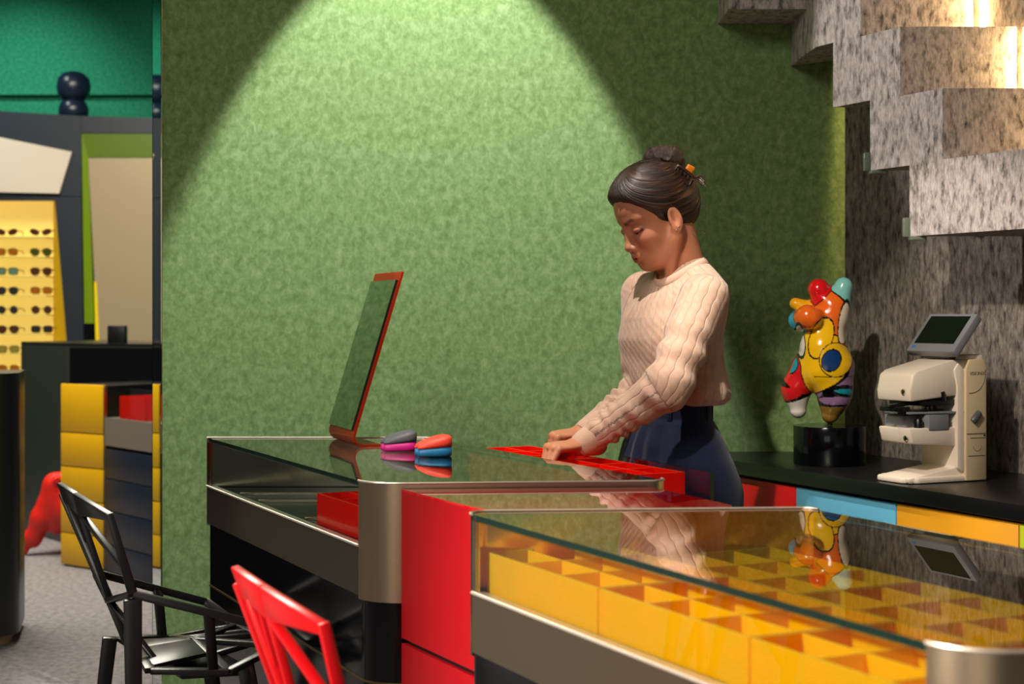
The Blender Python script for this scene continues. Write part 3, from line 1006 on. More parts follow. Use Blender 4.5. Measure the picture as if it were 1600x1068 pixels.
# printed maker's word, as on the housing
def text_mesh(name, body, size, origin, right, up, m, parent, depth=0.0002):
    cu = bpy.data.curves.new(name, 'FONT')
    cu.body = body
    cu.size = size
    cu.extrude = depth
    cu.align_x = 'CENTER'
    to = bpy.data.objects.new(name + '_src', cu)
    COL.objects.link(to)
    dg = bpy.context.evaluated_depsgraph_get()
    me = bpy.data.meshes.new_from_object(to.evaluated_get(dg))
    bpy.data.objects.remove(to)
    nrm = right.cross(up)
    base = root_loc(parent)
    for v in me.vertices:
        x, y, z = v.co
        v.co = origin + right * x + up * y + nrm * z - base
    me.materials.clear()
    me.materials.append(m)
    o = bpy.data.objects.new(name, me)
    COL.objects.link(o)
    o.parent = parent
    return o
text_mesh('lettering', 'VISIONIX', 0.0115, M(0.030, -0.0024, 0.250), -F_, V(0, 0, 1), line_m, lm)
arc = NB()
tube_(arc, [M(0.005 + 0.05 * (k / 12) ** 2.2, -0.0022, 0.262 - 0.055 * math.sin(math.pi / 2 * k / 12) ** 1) for k in range(13)], 0.0008, 6)
obj('curved_groove', arc, line_m, lm)
bm = NB()
c0, c1_ = M(0.046, -0.003, 0.140), M(0.024, -0.003, 0.162)
tube_(bm, [c0, c0.lerp(c1_, 0.5), c1_], 0.0085, 14)
obj('side_lever', bm, dgrey, lm, bevel=0.003)
mark('panel_groove', 0.032, 0.112, 0.060, 0.0014, line_m)
mark('panel_groove', 0.032, 0.060, 0.052, 0.0010, line_m)
mark('panel_groove', 0.028, 0.102, 0.046, 0.0010, line_m)
bm = NB(); tube_(bm, [M(0.03 + 0.012 * math.cos(a), -0.0022, 0.082 + 0.011 * math.sin(a)) for a in [math.pi * (1 + k / 12) for k in range(13)]], 0.0006, 6); obj('paper_flap_groove', bm, line_m, lm)
mark('panel_lock', 0.008, 0.107, 0.004, 0.004, black_pl)

# ------------------------------------------------------------------ implicit surfaces (numpy)
def sd_ell(p, c, r, R=None):
    q = p - np.array(c, dtype=np.float32)
    if R is not None:
        q = q @ np.array(R, dtype=np.float32)          # columns of R are the axes
    r = np.array(r, dtype=np.float32)
    k0 = np.sqrt(((q / r) ** 2).sum(-1)) + 1e-9
    k1 = np.sqrt(((q / (r * r)) ** 2).sum(-1)) + 1e-9
    return k0 * (k0 - 1.0) / k1

def sd_cap(p, a, b, ra, rb=None):
    rb = ra if rb is None else rb
    a = np.array(a, dtype=np.float32); b = np.array(b, dtype=np.float32)
    ba = b - a
    t = np.clip(((p - a) @ ba) / max(float(ba @ ba), 1e-12), 0, 1)
    return np.sqrt(((p - a - t[..., None] * ba) ** 2).sum(-1)) - (ra + (rb - ra) * t)

def sd_plane(p, o, n):
    n = np.array(n, dtype=np.float32); n = n / np.linalg.norm(n)
    return (p - np.array(o, dtype=np.float32)) @ n

def smin(a, b, k):
    h = np.maximum(k - np.abs(a - b), 0.0) / k
    return np.minimum(a, b) - h * h * k * 0.25

def smax(a, b, k):
    return -smin(-a, -b, k)

def surf_net(fn, lo, hi, h):
    """naive surface nets over a box; returns verts, quads"""
    lo = np.array(lo, dtype=np.float32); hi = np.array(hi, dtype=np.float32)
    n = np.ceil((hi - lo) / h).astype(int) + 1
    D = np.empty(n, dtype=np.float32)
    ys = (lo[1] + h * np.arange(n[1])).astype(np.float32)
    zs_ = (lo[2] + h * np.arange(n[2])).astype(np.float32)
    for i in range(n[0]):
        g = np.empty((n[1], n[2], 3), dtype=np.float32)
        g[..., 0] = lo[0] + h * i
        g[..., 1] = ys[:, None]
        g[..., 2] = zs_[None, :]
        D[i] = fn(g)
    S = D < 0
    nx, ny, nz = n
    cs = [(i, j, k) for i in (0, 1) for j in (0, 1) for k in (0, 1)]
    sub = lambda arr, i, j, k: arr[i:nx - 1 + i, j:ny - 1 + j, k:nz - 1 + k]
    cnt = sum(sub(S, *c).astype(np.int8) for c in cs)
    act = (cnt > 0) & (cnt < 8)
    ids = -np.ones(act.shape, dtype=np.int64)
    idx = np.argwhere(act)
    ids[act] = np.arange(len(idx))
    d = {c: sub(D, *c)[act] for c in cs}
    acc = np.zeros((len(idx), 3)); num = np.zeros(len(idx))
    for c in cs:
        for ax in range(3):
            if c[ax]: continue
            e = list(c); e[ax] = 1; e = tuple(e)
            a, b = d[c], d[e]
            x = (a < 0) != (b < 0)
            t = np.where(x, a / np.where(x, a - b, 1), 0)
            q = np.array(c, dtype=float)[None, :].repeat(len(idx), 0)
            q[:, ax] += t
            acc[x] += q[x]; num[x] += 1
    verts = lo + (idx + acc / num[:, None]) * h
    quads = []
    for ax in range(3):
        u, v = (ax + 1) % 3, (ax + 2) % 3
        s0 = [slice(None)] * 3; s1 = [slice(None)] * 3
        s0[ax] = slice(0, n[ax] - 1); s1[ax] = slice(1, n[ax])
        ch = S[tuple(s0)] != S[tuple(s1)]
        inner_ = np.argwhere(ch)
        ok = (inner_[:, u] > 0) & (inner_[:, v] > 0) & (inner_[:, u] < n[u] - 1) & (inner_[:, v] < n[v] - 1)
        inner_ = inner_[ok]
        flip = S[tuple(s0)][tuple(inner_.T)]
        def cell(du, dv):
            q = inner_.copy(); q[:, u] += du; q[:, v] += dv
            return ids[tuple(q.T)]
        f = np.stack([cell(-1, -1), cell(0, -1), cell(0, 0), cell(-1, 0)], 1)
        f[~flip] = f[~flip][:, ::-1]
        quads.append(f)
    return verts, np.concatenate(quads)

def mesh_obj(name, parts, m, parent=None, loc=None, smooth=True):
    """parts: list of (verts, quads) joined into one mesh"""
    base = root_loc(parent) if parent is not None else Vector(loc if loc is not None else (0, 0, 0))
    vs, fs, off = [], [], 0
    for v, f in parts:
        vs.append(v); fs.append(f + off); off += len(v)
    v = np.concatenate(vs) - np.array(base)
    f = np.concatenate(fs)
    me = bpy.data.meshes.new(name)
    me.vertices.add(len(v)); me.vertices.foreach_set('co', v.astype(np.float32).ravel())
    me.loops.add(f.size); me.loops.foreach_set('vertex_index', f.astype(np.int32).ravel())
    me.polygons.add(len(f))
    me.polygons.foreach_set('loop_start', (np.arange(len(f)) * 4).astype(np.int32))
    me.update(calc_edges=True)
    me.validate()
    if smooth:
        me.polygons.foreach_set('use_smooth', [True] * len(me.polygons))
    o = bpy.data.objects.new(name, me)
    COL.objects.link(o)
    for mm in (m if isinstance(m, (list, tuple)) else [m]):
        me.materials.append(mm)
    if parent is not None: o.parent = parent
    else: o.location = base
    return o

# ------------------------------------------------------------------ abstract painted sculpture on its round plinth
pc = px(1296, 724, 4.05); pc.z = WT
bm = NB(); lathe_(bm, [(0, 0.001), (0.092, 0.001), (0.0935, 0.003), (0.0935, 0.098), (0.092, 0.101), (0, 0.101)], pc, 64)
tag(obj('plinth', bm, black_gloss, loc=pc, smooth=True), 'round glossy black plinth under the colourful sculpture', 'plinth')
SP = lambda u, v, dy=0.0: np.array(px(u, v, 4.05 + dy))
sculpt_prims = [
    # kind, geometry, colour
    ('cap', (1279, 452), (1282, 462), 0.0285, 0.024, 0.0, 0.0, 'red'),
    ('cap', (1318, 447), (1302, 492), 0.024, 0.036, 0.0, 0.0, 'aqua'),
    ('cap', (1243, 474), (1262, 482), 0.016, 0.022, 0.03, 0.02, 'gold'),
    ('cap', (1300, 480), (1288, 540), 0.040, 0.046, 0.0, 0.0, 'orange'),
    ('cap', (1262, 494), (1266, 496), 0.031, 0.031, -0.045, -0.045, 'orange'),
    ('cap', (1247, 500), (1249, 502), 0.026, 0.026, -0.01, -0.01, 'blue'),
    ('cap', (1285, 545), (1290, 575), 0.060, 0.066, 0.0, 0.0, 'yellow'),
    ('cap', (1300, 575), (1304, 620), 0.058, 0.040, 0.0, -0.01, 'purple'),
    ('cap', (1304, 610), (1297, 648), 0.043, 0.022, -0.01, -0.01, 'teal'),
    ('cap', (1258, 575), (1242, 610), 0.038, 0.034, 0.02, 0.03, 'scarlet'),
    ('cap', (1244, 605), (1247, 640), 0.034, 0.022, 0.03, 0.03, 'white'),
]
def sculpt_sdf(p):
    d = None
    for k, a, b, ra, rb, ya, yb_, col in sculpt_prims:
        e = sd_cap(p, SP(*a, ya), SP(*b, yb_), ra, rb)
        d = e if d is None else smin(d, e, 0.022)
    return d
blo, bhi = SP(1215, 670, -0.12), SP(1345, 420, 0.12)
blo[1] -= 0; 
v, f = surf_net(sculpt_sdf, (blo[0], 4.05 - 0.13, blo[2]), (bhi[0], 4.05 + 0.13, bhi[2]), 0.0022)
SC_COL = {'red': '#d8141c', 'aqua': '#7cc0bc', 'gold': '#e8a410', 'orange': '#e8681a', 'blue': '#2a9cc0', 'yellow': '#f0bc10', 'purple': '#8a6a90', 'teal': '#1490a4', 'scarlet': '#c81c20', 'white': '#e4ddd4', 'navy': '#12386c', 'black': '#0a0a0c', 'bronze': '#8a6a28', 'cream': '#ecdcc4'}
sc_m = mat('painted gloss', '#ffffff', 0.16, coat=0.6)
nt = sc_m.node_tree
at = nt.nodes.new('ShaderNodeAttribute'); at.attribute_name = 'paint'
nt.links.new(at.outputs['Color'], nt.nodes['Principled BSDF'].inputs['Base Color'])
def sculpt_paint(vv):
    p = vv.astype(np.float32)
    D = np.stack([sd_cap(p, SP(*a, ya), SP(*b, yb_), ra, rb) for k, a, b, ra, rb, ya, yb_, c in sculpt_prims], 1)
    col = np.array([lin(SC_COL[s[-1]]) for s in sculpt_prims])
    order = np.sort(D, 1)
    best = D.argmin(1)
    out = col[best].copy()
    # patches: ovals as seen from the front, wrapping a limited depth
    U = 800 + FPX * p[:, 0] / p[:, 1]; Vv = 490 - FPX * (p[:, 2] - CZ) / p[:, 1]
    frontal = p[:, 1] < 4.06
    z = p[:, 2]
    def oval(cu, cv, a, b, rot, c, edge=True):
        ca, sa = math.cos(rot), math.sin(rot)
        du, dv = U - cu, Vv - cv
        x, y = du * ca + dv * sa, -du * sa + dv * ca
        q = np.sqrt((x / a) ** 2 + (y / b) ** 2)
        if edge:
            out[frontal & (q < 1 + 1.6 / min(a, b))] = lin(SC_COL['black'])
        out[frontal & (q < 1)] = lin(SC_COL[c])
    line = (order[:, 1] - order[:, 0]) < 0.0016
    out[line] = lin(SC_COL['black'])
    oval(1319, 505, 8, 32, 0.12, 'cream')
    oval(1283, 528, 17, 32, 0.35, 'yellow')
    oval(1250, 532, 7, 24, -0.1, 'white')
    oval(1306, 562, 25, 26, 0.3, 'yellow')
    oval(1299, 563, 14, 17, 0.5, 'navy')
    oval(1236, 568, 10, 14, 0.1, 'teal')
    lowm = z < SP(1296, 634)[2]
    t_ = lowm & (U > 1276)
    out[t_] = lin(SC_COL['bronze'])
    out[(np.abs(z - SP(1296, 632)[2]) < 0.003) & (U > 1274)] = lin(SC_COL['black'])
    band = np.abs(z - SP(1296, 587)[2]) < 0.0012
    out[band & (U > 1272) & frontal] = lin(SC_COL['black'])
    return out
so = mesh_obj('sculpture', [(v, f)], sc_m, loc=(pc.x, pc.y, WT + 0.101))
tag(so, 'colourful glossy abstract sculpture of swelling lobes on the black plinth', 'sculpture')
pa = so.data.color_attributes.new('paint', 'FLOAT_COLOR', 'POINT')
pa.data.foreach_set('color', sculpt_paint(v).astype(np.float32).ravel())
sp = NB(); lathe_(sp, [(0, 0.0), (0.007, 0.0), (0.005, 0.018), (0, 0.018)], px(1297, 664, 4.04) * 1.0, 16)
sp_o = obj('mounting_pin', sp, black_gloss, so, smooth=True)
# ------------------------------------------------------------------ the shop behind, seen past the green wall
# round ended black cabinet at the left edge
Yc = 5.4
xr = px(28, 800, Yc).x
planc = rounded([(xr - 1.2, Yc + 0.25), (xr - 1.2, Yc - 0.15), (xr, Yc), (xr - 0.1, Yc + 0.40)], [0, 0, 0.09, 0.05], 10)
cb = thing('counter_cabinet', 'black round ended cabinet cut off by the left edge of the photo', 'cabinet', (xr, Yc, 0))
bm = NB(); prism_(bm, planc, 0.035, 0.96); obj('cabinet_body', bm, black_matt, cb, smooth=True)
bm = NB(); prism_(bm, inset(planc, 0.03), 0.0, 0.035); o = obj('wooden_plinth', bm, mat('pale wood', '#a07a58', 0.6), cb, smooth=True); o['label'] = 'pale wooden plinth'

# yellow drawer unit
yl = px(95, 883, 7.145); yr = px(161, 893, 6.97)
yl = V(yl.x, 7.145, 0); yr = V(yr.x, 6.97, 0)
dirn = (yr - yl).normalized(); back = V(-dirn.y, dirn.x, 0)
yel = mat('yellow lacquer', '#e2ae08', 0.4)
yu = thing('drawer_unit', 'yellow five drawer unit beside the navy case in the shop behind', 'drawer unit', yl)
bm = NB(); prism_(bm, [yl + back * 0.02 + dirn * 0.002, yr + back * 0.02 - dirn * 0.002, yr + back * 0.5, yl + back * 0.5], 0.0, 0.842); obj('carcass', bm, black_matt, yu)
zz = [0.845, 0.619, 0.461, 0.306, 0.153, 0.004]
for a, b in zip(zz, zz[1:]):
    bm = NB(); prism_(bm, [yl, yr, yr + back * 0.019, yl + back * 0.019], b + 0.005, a); obj('drawer', bm, yel, yu, bevel=0.002)
# navy drawer case with a glazed top
nl, nr_ = yr + dirn * 0.006, V(px(252, 900, 6.52).x, 6.52, 0)
nd = (nr_ - nl).normalized(); nb = V(-nd.y, nd.x, 0)
nu = thing('display_case', 'small navy drawer case with glazed top in the shop behind', 'display case', nl)
bm = NB(); prism_(bm, [nl + nb * 0.02, nr_ + nb * 0.02, nr_ + nb * 0.45, nl + nb * 0.45], 0.0, 0.565); obj('carcass', bm, black_matt, nu)
navy = mat('navy drawer lacquer', '#0e1c30', 0.4)
zz = [0.56, 0.425, 0.28, 0.13, 0.004]
for a, b in zip(zz, zz[1:]):
    bm = NB(); prism_(bm, [nl, nr_, nr_ + nb * 0.019, nl + nb * 0.019], b + 0.004, a); obj('drawer', bm, navy, nu, bevel=0.002)
bm = NB(); prism_(bm, [nl, nr_, nr_ + nb * 0.45, nl + nb * 0.45], 0.575, 0.70); o = obj('rail_panel', bm, mat('taupe lacquer', '#7a7168', 0.4), nu); o['label'] = 'taupe grey rail'
bm = NB(); prism_(bm, [nl, nr_, nr_ + nb * 0.006, nl + nb * 0.006], 0.70, 0.832); obj('front_glass', bm, glass, nu)
bm = NB(); prism_(bm, [nl, nr_, nr_ + nb * 0.45, nl + nb * 0.45], 0.834, 0.843); obj('glass_top', bm, [glass], nu)
bm = NB(); prism_(bm, [nl + nb * 0.30, nr_ + nb * 0.30, nr_ + nb * 0.32, nl + nb * 0.32], 0.70, 0.832); obj('inner_wall', bm, black_matt, nu)
bm = NB(); prism_(bm, [nl, nl + nd * 0.008, nl + nd * 0.008 + nb * 0.01, nl + nb * 0.01], 0.575, 0.845); obj('end_post', bm, steel_h, nu)
tc_ = nl + nd * 0.10 + nb * 0.03
def box_tray(label, c, ex, ey, z0, h, m, group):
    t = thing('organizer_tray', label, 'tray', (c.x, c.y, z0), group)
    bm = NB()
    for o_, a, b in ((c, ex, ey.normalized() * 0.006), (c + ey, ex, -ey.normalized() * 0.006), (c, ex.normalized() * 0.006, ey), (c + ex, -ex.normalized() * 0.006, ey)):
        box_(bm, o_ + V(0, 0, z0), a, b, (0, 0, h))
    box_(bm, c + V(0, 0, z0), ex, ey, (0, 0, 0.004))
    obj('tray_shell', bm, m, t)
    return t
box_tray('red tray inside the small navy case in the shop behind', tc_, nd * 0.26, nb * 0.22, 0.701, 0.10, red_acr, None)

# red moulded animal stool behind the yellow unit
el = mat('red moulded plastic', '#e02418', 0.42)
Ye = 7.45
q = lambda u, v, y=Ye: np.array(px(u, v, y))
def stool_sdf(p):
    d = sd_cap(p, q(86, 757), q(66, 806), 0.052, 0.050)
    d = smin(d, sd_cap(p, q(66, 806), q(52, 840), 0.050, 0.036), 0.02)
    d = smin(d, sd_cap(p, q(64, 815), q(55, 848), 0.045, 0.018), 0.03)
    d = smin(d, sd_cap(p, q(44, 838), q(38, 869), 0.026, 0.010), 0.03)
    d = smin(d, sd_cap(p, q(88, 757), q(120, 757, Ye + 0.05), 0.052, 0.09), 0.04)
    d = smin(d, sd_ell(p, q(116, 790, Ye + 0.06), (0.12, 0.14, 0.14)), 0.05)
    d = smin(d, sd_cap(p, q(89, 775), q(88, 823), 0.055, 0.036), 0.02)
    d = smin(d, sd_cap(p, q(125, 800, Ye + 0.12), q(130, 868, Ye + 0.12), 0.07, 0.05), 0.03)
    d = smin(d, sd_cap(p, q(89, 750, Ye - 0.06), q(89, 750, Ye - 0.045), 0.018), 0.01)
    d = smax(d, -sd_cap(p, q(90, 750, Ye - 0.10), q(90, 750, Ye - 0.07), 0.008), 0.004)
    return np.maximum(d, 0.002 - p[..., 2])
lo, hi = q(20, 885), q(150, 725)
v, f = surf_net(stool_sdf, (lo[0], Ye - 0.22, 0.0), (hi[0], Ye + 0.35, hi[2]), 0.008)
tag(mesh_obj('animal_stool', [(v, f)], el, loc=(px(85, 870, Ye).x, Ye, 0)), 'red moulded plastic animal shaped stool behind the yellow drawer unit', 'stool')

# dark angular cabinet behind it
k0, k1 = V(px(33, 828, 8.3).x, 8.3, 0), V(px(106, 830, 7.8).x, 7.8, 0)
k2 = V(px(262, 830, 7.62).x, 7.62, 0)
dk_grey = mat('dark green grey lacquer', '#2b322e', 0.35)
kb = thing('cabinet', 'dark green grey angular cabinet in front of the yellow shelves', 'cabinet', k1)
bm = NB(); prism_(bm, [k0, k1, k2, k2 + V(0, 0.5, 0), k0 + V(0.3, 0.5, 0)], 0.0, 1.005); obj('cabinet_body', bm, dk_grey, kb)
bm = NB(); prism_(bm, [k1 + V(0.01, -0.006, 0), k2 + V(0, -0.006, 0), k2 + V(0, -0.0005, 0), k1 + V(0.01, -0.0005, 0)], 0.05, 1.0); o = obj('front_panel', bm, black_gloss, kb); o['label'] = 'glossy black front'
bm = NB(); prism_(bm, [k0, k1, k2, k2 + V(0, 0.5, 0), k0 + V(0.3, 0.5, 0)], 1.005, 1.02); obj('cabinet_top', bm, black_matt, kb)
# small black box standing on it
bx = px(174, 534, 7.75); bx.z = 1.02
bm = NB(); cbox_(bm, bx + V(0, 0.12, 0.045), 0.09, 0.06, 0.09); tag(obj('box', bm, black_matt, loc=bx + V(0, 0.12, 0), bevel=0.004), 'small black box on the dark cabinet in front of the beige mirror', 'box')

# tall wall unit with lit sign, yellow glasses shelves and lime framed niche
YB = 9.5
pxb = lambda u, v, y=YB: px(u, v, y)
wu = thing('wall_unit', 'dark navy wall unit holding the lit sign panel and yellow shelves', 'wall unit', (pxb(60, 0).x, YB, 0))
dark_unit = mat('blue black lacquer', '#1a2430', 0.45)
def hole_panel(name, outer, hole, y, th, m, parent):
    """flat front with one polygon hole, both given in photograph pixels at distance y"""
    bm = NB()
    o3 = [pxb(u, v, y) for u, v in outer]; h3 = [pxb(u, v, y) for u, v in hole]
    n = len(o3)
    for dy in (0,):
        ov = [bm.verts.new(p) for p in o3]; hv = [bm.verts.new(p) for p in h3]
        ob = [bm.verts.new(p + V(0, th, 0)) for p in o3]; hb = [bm.verts.new(p + V(0, th, 0)) for p in h3]
        for k in range(n):
            k2_ = (k + 1) % n
            bm.faces.new((ov[k], ov[k2_], hv[k2_], hv[k]))
            bm.faces.new((ob[k], hb[k], hb[k2_], ob[k2_]))
            bm.faces.new((ov[k], ob[k], ob[k2_], ov[k2_]))
            bm.faces.new((hv[k], hv[k2_], hb[k2_], hb[k]))
    return obj(name, bm, m, parent)
# fascia with the sign, fascia with the shelf opening
bm = NB(); extrude_poly_(bm, [pxb(-230, 160), pxb(127, 181), pxb(127, 306), pxb(-230, 306)], (0, 0.35, 0)); obj('upper_fascia', bm, dark_unit, wu)
hole_panel('shelf_surround', [(-230, 307), (127, 307), (134, 786), (-230, 786)], [(-200, 313), (86, 313), (113, 640), (-200, 640)], YB, 0.06, dark_unit, wu)
sign_m = mat('lit cream panel', '#d8ccba', 0.6, emit='#e8dcc8', estr=0.03)
bm = NB(); extrude_poly_(bm, [pxb(-180, 178, YB - 0.03), pxb(112, 237, YB - 0.03), pxb(92, 302, YB - 0.03), pxb(-180, 296, YB - 0.03)], (0, 0.029, 0)); o = obj('sign_panel', bm, sign_m, wu); o['label'] = 'lit cream sign panel'
yel_lit = mat('yellow shelf lining', '#f2c400', 0.5)
back_lit = mat('backlit shelf wall', '#f4dc7c', 0.6, emit='#ffdf70', estr=0.55)
bm = NB(); extrude_poly_(bm, [pxb(-210, 300, YB + 0.26), pxb(84, 300, YB + 0.26), pxb(84, 640, YB + 0.26), pxb(-210, 640, YB + 0.26)], (0, 0.02, 0)); o = obj('shelf_back', bm, back_lit, wu); o['label'] = 'backlit pale yellow shelf back'
bm = NB(); extrude_poly_(bm, [pxb(86, 311, YB + 0.061), pxb(113, 642, YB + 0.061), pxb(113, 642, YB + 0.061) + V(0.02, 0.22, 0), pxb(86, 311, YB + 0.061) + V(0.02, 0.22, 0)], (0.01, 0, 0))
bmesh.ops.delete(bm, geom=bm.faces[:], context='FACES')
a0, a1 = pxb(86, 312, YB + 0.061), pxb(113, 641, YB + 0.061)
b0, b1 = pxb(83, 312, YB + 0.28), pxb(83, 641, YB + 0.28)
vs = [bm.verts.new(p) for p in (a0, a1, b1, b0, a0 + V(0.012, 0, 0), a1 + V(0.012, 0, 0), b1 + V(0.012, 0, 0), b0 + V(0.012, 0, 0))]
for fc in ((0, 1, 2, 3), (4, 7, 6, 5), (0, 4, 5, 1), (1, 5, 6, 2), (2, 6, 7, 3), (3, 7, 4, 0)):
    bm.faces.new([vs[i] for i in fc])
obj('shelf_side', bm, yel_lit, wu)
bm = NB(); extrude_poly_(bm, [pxb(-205, 313, YB + 0.061), pxb(86, 313, YB + 0.061), pxb(84, 313, YB + 0.28), pxb(-205, 313, YB + 0.28)], (0, 0, 0.01)); obj('shelf_head', bm, yel_lit, wu)
shelf_glass = mat('frosted glass shelf', '#e8d87a', 0.2)
rows_v = [370, 401, 431, 461, 491, 521, 552, 582, 612]
for v_ in rows_v:
    z = pxb(0, v_, YB + 0.15).z
    xr_ = pxb(82 + 0.0 * v_, v_, YB + 0.2).x
    bm = NB(); box_(bm, (pxb(-205, v_, YB).x, YB + 0.07, z - 0.008), (xr_ - pxb(-205, v_, YB).x, 0, 0), (0, 0.19, 0), (0, 0, 0.008)); obj('shelf', bm, shelf_glass, wu)
# lime framed niche
lime = mat('lime lacquer', '#6f8c08', 0.3)
lime_d = mat('olive lime lacquer', '#5a7406', 0.3)
nu2 = thing('framed_mirror', 'tall leaning beige mirror in a lime green frame beside the yellow shelves', 'mirror', (pxb(190, 0).x, YB, 0))
bm = NB(); extrude_poly_(bm, [pxb(127.5, 181), pxb(300, 186), pxb(300, 208), pxb(127.5, 208)], (0, 0.35, 0)); obj('head_fascia', bm, dark_unit, nu2)
bm = NB(); extrude_poly_(bm, [pxb(127.5, 209), pxb(300, 209), pxb(300, 246), pxb(138, 246)], (0, 0.02, 0)); obj('frame_head', bm, lime_d, nu2)
bm = NB(); extrude_poly_(bm, [pxb(127.5, 209), pxb(138, 246), pxb(152, 640), pxb(134, 640)], (0, 0.02, 0)); obj('frame_side', bm, lime, nu2)
beige_m = mat('beige mirror panel', '#b3a182', 0.35, metal=0.3)
bm = NB(); extrude_poly_(bm, [pxb(138, 247, YB + 0.005), pxb(300, 247, YB + 0.005), pxb(300, 640, YB + 0.005), pxb(158, 640, YB + 0.005)], (0, 0.012, 0)); o = obj('mirror_panel', bm, beige_m, nu2)
yst = mat('bright yellow strip', '#f2d800', 0.4)
bm = NB(); extrude_poly_(bm, [pxb(147, 440, YB - 0.004), pxb(151, 440, YB - 0.004), pxb(160, 640, YB - 0.004), pxb(152, 640, YB - 0.004)], (0, 0.004, 0)); o = obj('yellow_strip', bm, yst, nu2)
bm = NB(); extrude_poly_(bm, [pxb(134.5, 641, YB), pxb(300, 641, YB), pxb(300, 785, YB), pxb(134.5, 785, YB)], (0, 0.3, 0)); obj('lower_panel', bm, dark_unit, nu2)
bm = NB(); extrude_poly_(bm, [pxb(132, 505, YB - 0.003), pxb(152, 505, YB - 0.003), pxb(152, 640, YB - 0.003), pxb(134, 640, YB - 0.003)], (0, 0.003, 0)); obj('frame_foot', bm, black_gloss, nu2)

# round headed dark figure on top
fc = pxb(115, 180.5, YB + 0.15); fc.z = pxb(0, 180.5, YB).z + 0.001
fg_m = mat('satin midnight blue', '#142238', 0.3)
fg = thing('ornament', 'dark blue round headed ornament on top of the wall unit', 'ornament', fc)
bm = NB(); lathe_(bm, [(0, 0.0), (0.075, 0.0), (0.090, 0.02), (0.094, 0.055), (0.082, 0.095), (0.06, 0.118), (0, 0.122)], fc, 40); obj('body', bm, fg_m, fg, smooth=True, flat=True)
bm = NB(); lathe_(bm, [(0, 0.112), (0.07, 0.114), (0.098, 0.150), (0.106, 0.200), (0.096, 0.250), (0.066, 0.282), (0.03, 0.293), (0, 0.295)], fc, 40); obj('head', bm, fg_m, fg, smooth=True, flat=True)

# sunglasses on the shelves
def lens_shape(kind, s):
    pts_ = []
    for k in range(20):
        a = 2 * math.pi * k / 20
        x, y = math.cos(a), math.sin(a)
        if kind == 'round': X, Y_ = 0.024 * x, 0.024 * y
        elif kind == 'square': X, Y_ = 0.028 * math.copysign(abs(x) ** 0.45, x), 0.021 * math.copysign(abs(y) ** 0.5, y)
        elif kind == 'aviator': X, Y_ = 0.028 * math.copysign(abs(x) ** 0.7, x) * (1.0 + 0.15 * y), 0.024 * y - 0.002
        else: X, Y_ = 0.028 * x, 0.018 * y + 0.006 * x * s
        pts_.append((X * 1.0, Y_))
    return pts_
def sunglasses(c, label, kind, m_f, m_l, group):
    t = thing('sunglasses', label, 'sunglasses', c, group)
    bm = NB()
    for s in (-1, 1):
        sh = lens_shape(kind, s)
        cc = c + V(s * 0.038, 0, 0.028)
        tube_(bm, [cc + V(x, 0, y) for x, y in sh], 0.0028, 6, closed=True)
        x0_ = s * 0.066
        bar_(bm, c + V(x0_, 0, 0.038), c + V(s * 0.064, 0.11, 0.034), 0.004, 0.006, ref=(0, 0, 1))
        bar_(bm, c + V(s * 0.064, 0.11, 0.034), c + V(s * 0.062, 0.135, 0.016), 0.004, 0.006, ref=(0, 0, 1))
    tube_(bm, [c + V(-0.012, 0, 0.034), c + V(0, -0.002, 0.038), c + V(0.012, 0, 0.034)], 0.0026, 6)
    obj('frame', bm, m_f, t)
    for s in (-1, 1):
        bm = NB()
        cc = c + V(s * 0.038, 0.0, 0.028)
        extrude_poly_(bm, [cc + V(x * 0.97, -0.001, y * 0.97) for x, y in lens_shape(kind, s)], (0, 0.002, 0))
        obj('lens', bm, m_l, t)
    # settle on the shelf
    return t
fr_dark = mat('dark spectacle frame', '#1c1410', 0.3)
fr_tort = mat('tortoiseshell frame', '#5a2c10', 0.3)
fr_gold = mat('gold wire frame', '#b08a40', 0.3, metal=1.0)
ln_brown = mat('brown lens', '#4a2c18', 0.1)
ln_green = mat('green lens', '#3c4818', 0.1)
ln_grey = mat('grey lens', '#2c2c2a', 0.1)
ln_amber = mat('amber lens', '#9a5c14', 0.1)
ln_teal = mat('bluish green lens', '#5c7c68', 0.1)
ln_olive = mat('pale olive lens', '#8a8030', 0.1)
right_col = [('oval', fr_tort, ln_brown, 'brown slanted'), ('aviator', fr_gold, ln_green, 'green lensed gold rimmed'), ('aviator', fr_tort, ln_brown, 'brown rounded square'),
             ('square', fr_gold, ln_amber, 'amber lensed gold rimmed'), ('round', fr_dark, ln_brown, 'dark round'), ('square', fr_dark, ln_grey, 'dark rectangular')]
left_col = [('oval', fr_tort, ln_brown, 'brown slanted'), ('square', fr_gold, ln_amber, 'amber lensed gold rimmed'), ('square', fr_dark, ln_teal, 'black framed bluish lensed'), ('aviator', fr_dark, ln_grey, 'grey lensed square'),
            ('round', fr_dark, ln_grey, 'black round'), ('aviator', fr_dark, ln_brown, 'dark brown lensed'), ('square', fr_dark, ln_olive, 'black framed olive lensed'), ('square', fr_gold, ln_amber, 'amber lensed thin rimmed')]
ords = ['first', 'second', 'third', 'fourth', 'fifth', 'sixth', 'seventh', 'eighth']
for cols, u0, cname in ((right_col, 63.5, 'right'), (left_col, 10.5, 'left')):
    for i, (kind, mf, ml, nm) in enumerate(cols):
        Ys = YB + 0.10
        c = pxb(u0 + i * 0.4, rows_v[i], Ys)
        c.z = pxb(0, rows_v[i], YB + 0.15).z + 0.0005
        c.z += 0.0
        sunglasses(c, f'{nm} sunglasses in the {cname} column, {ords[i]} shelf from the top', kind, mf, ml, 'sunglasses on the yellow shelves')
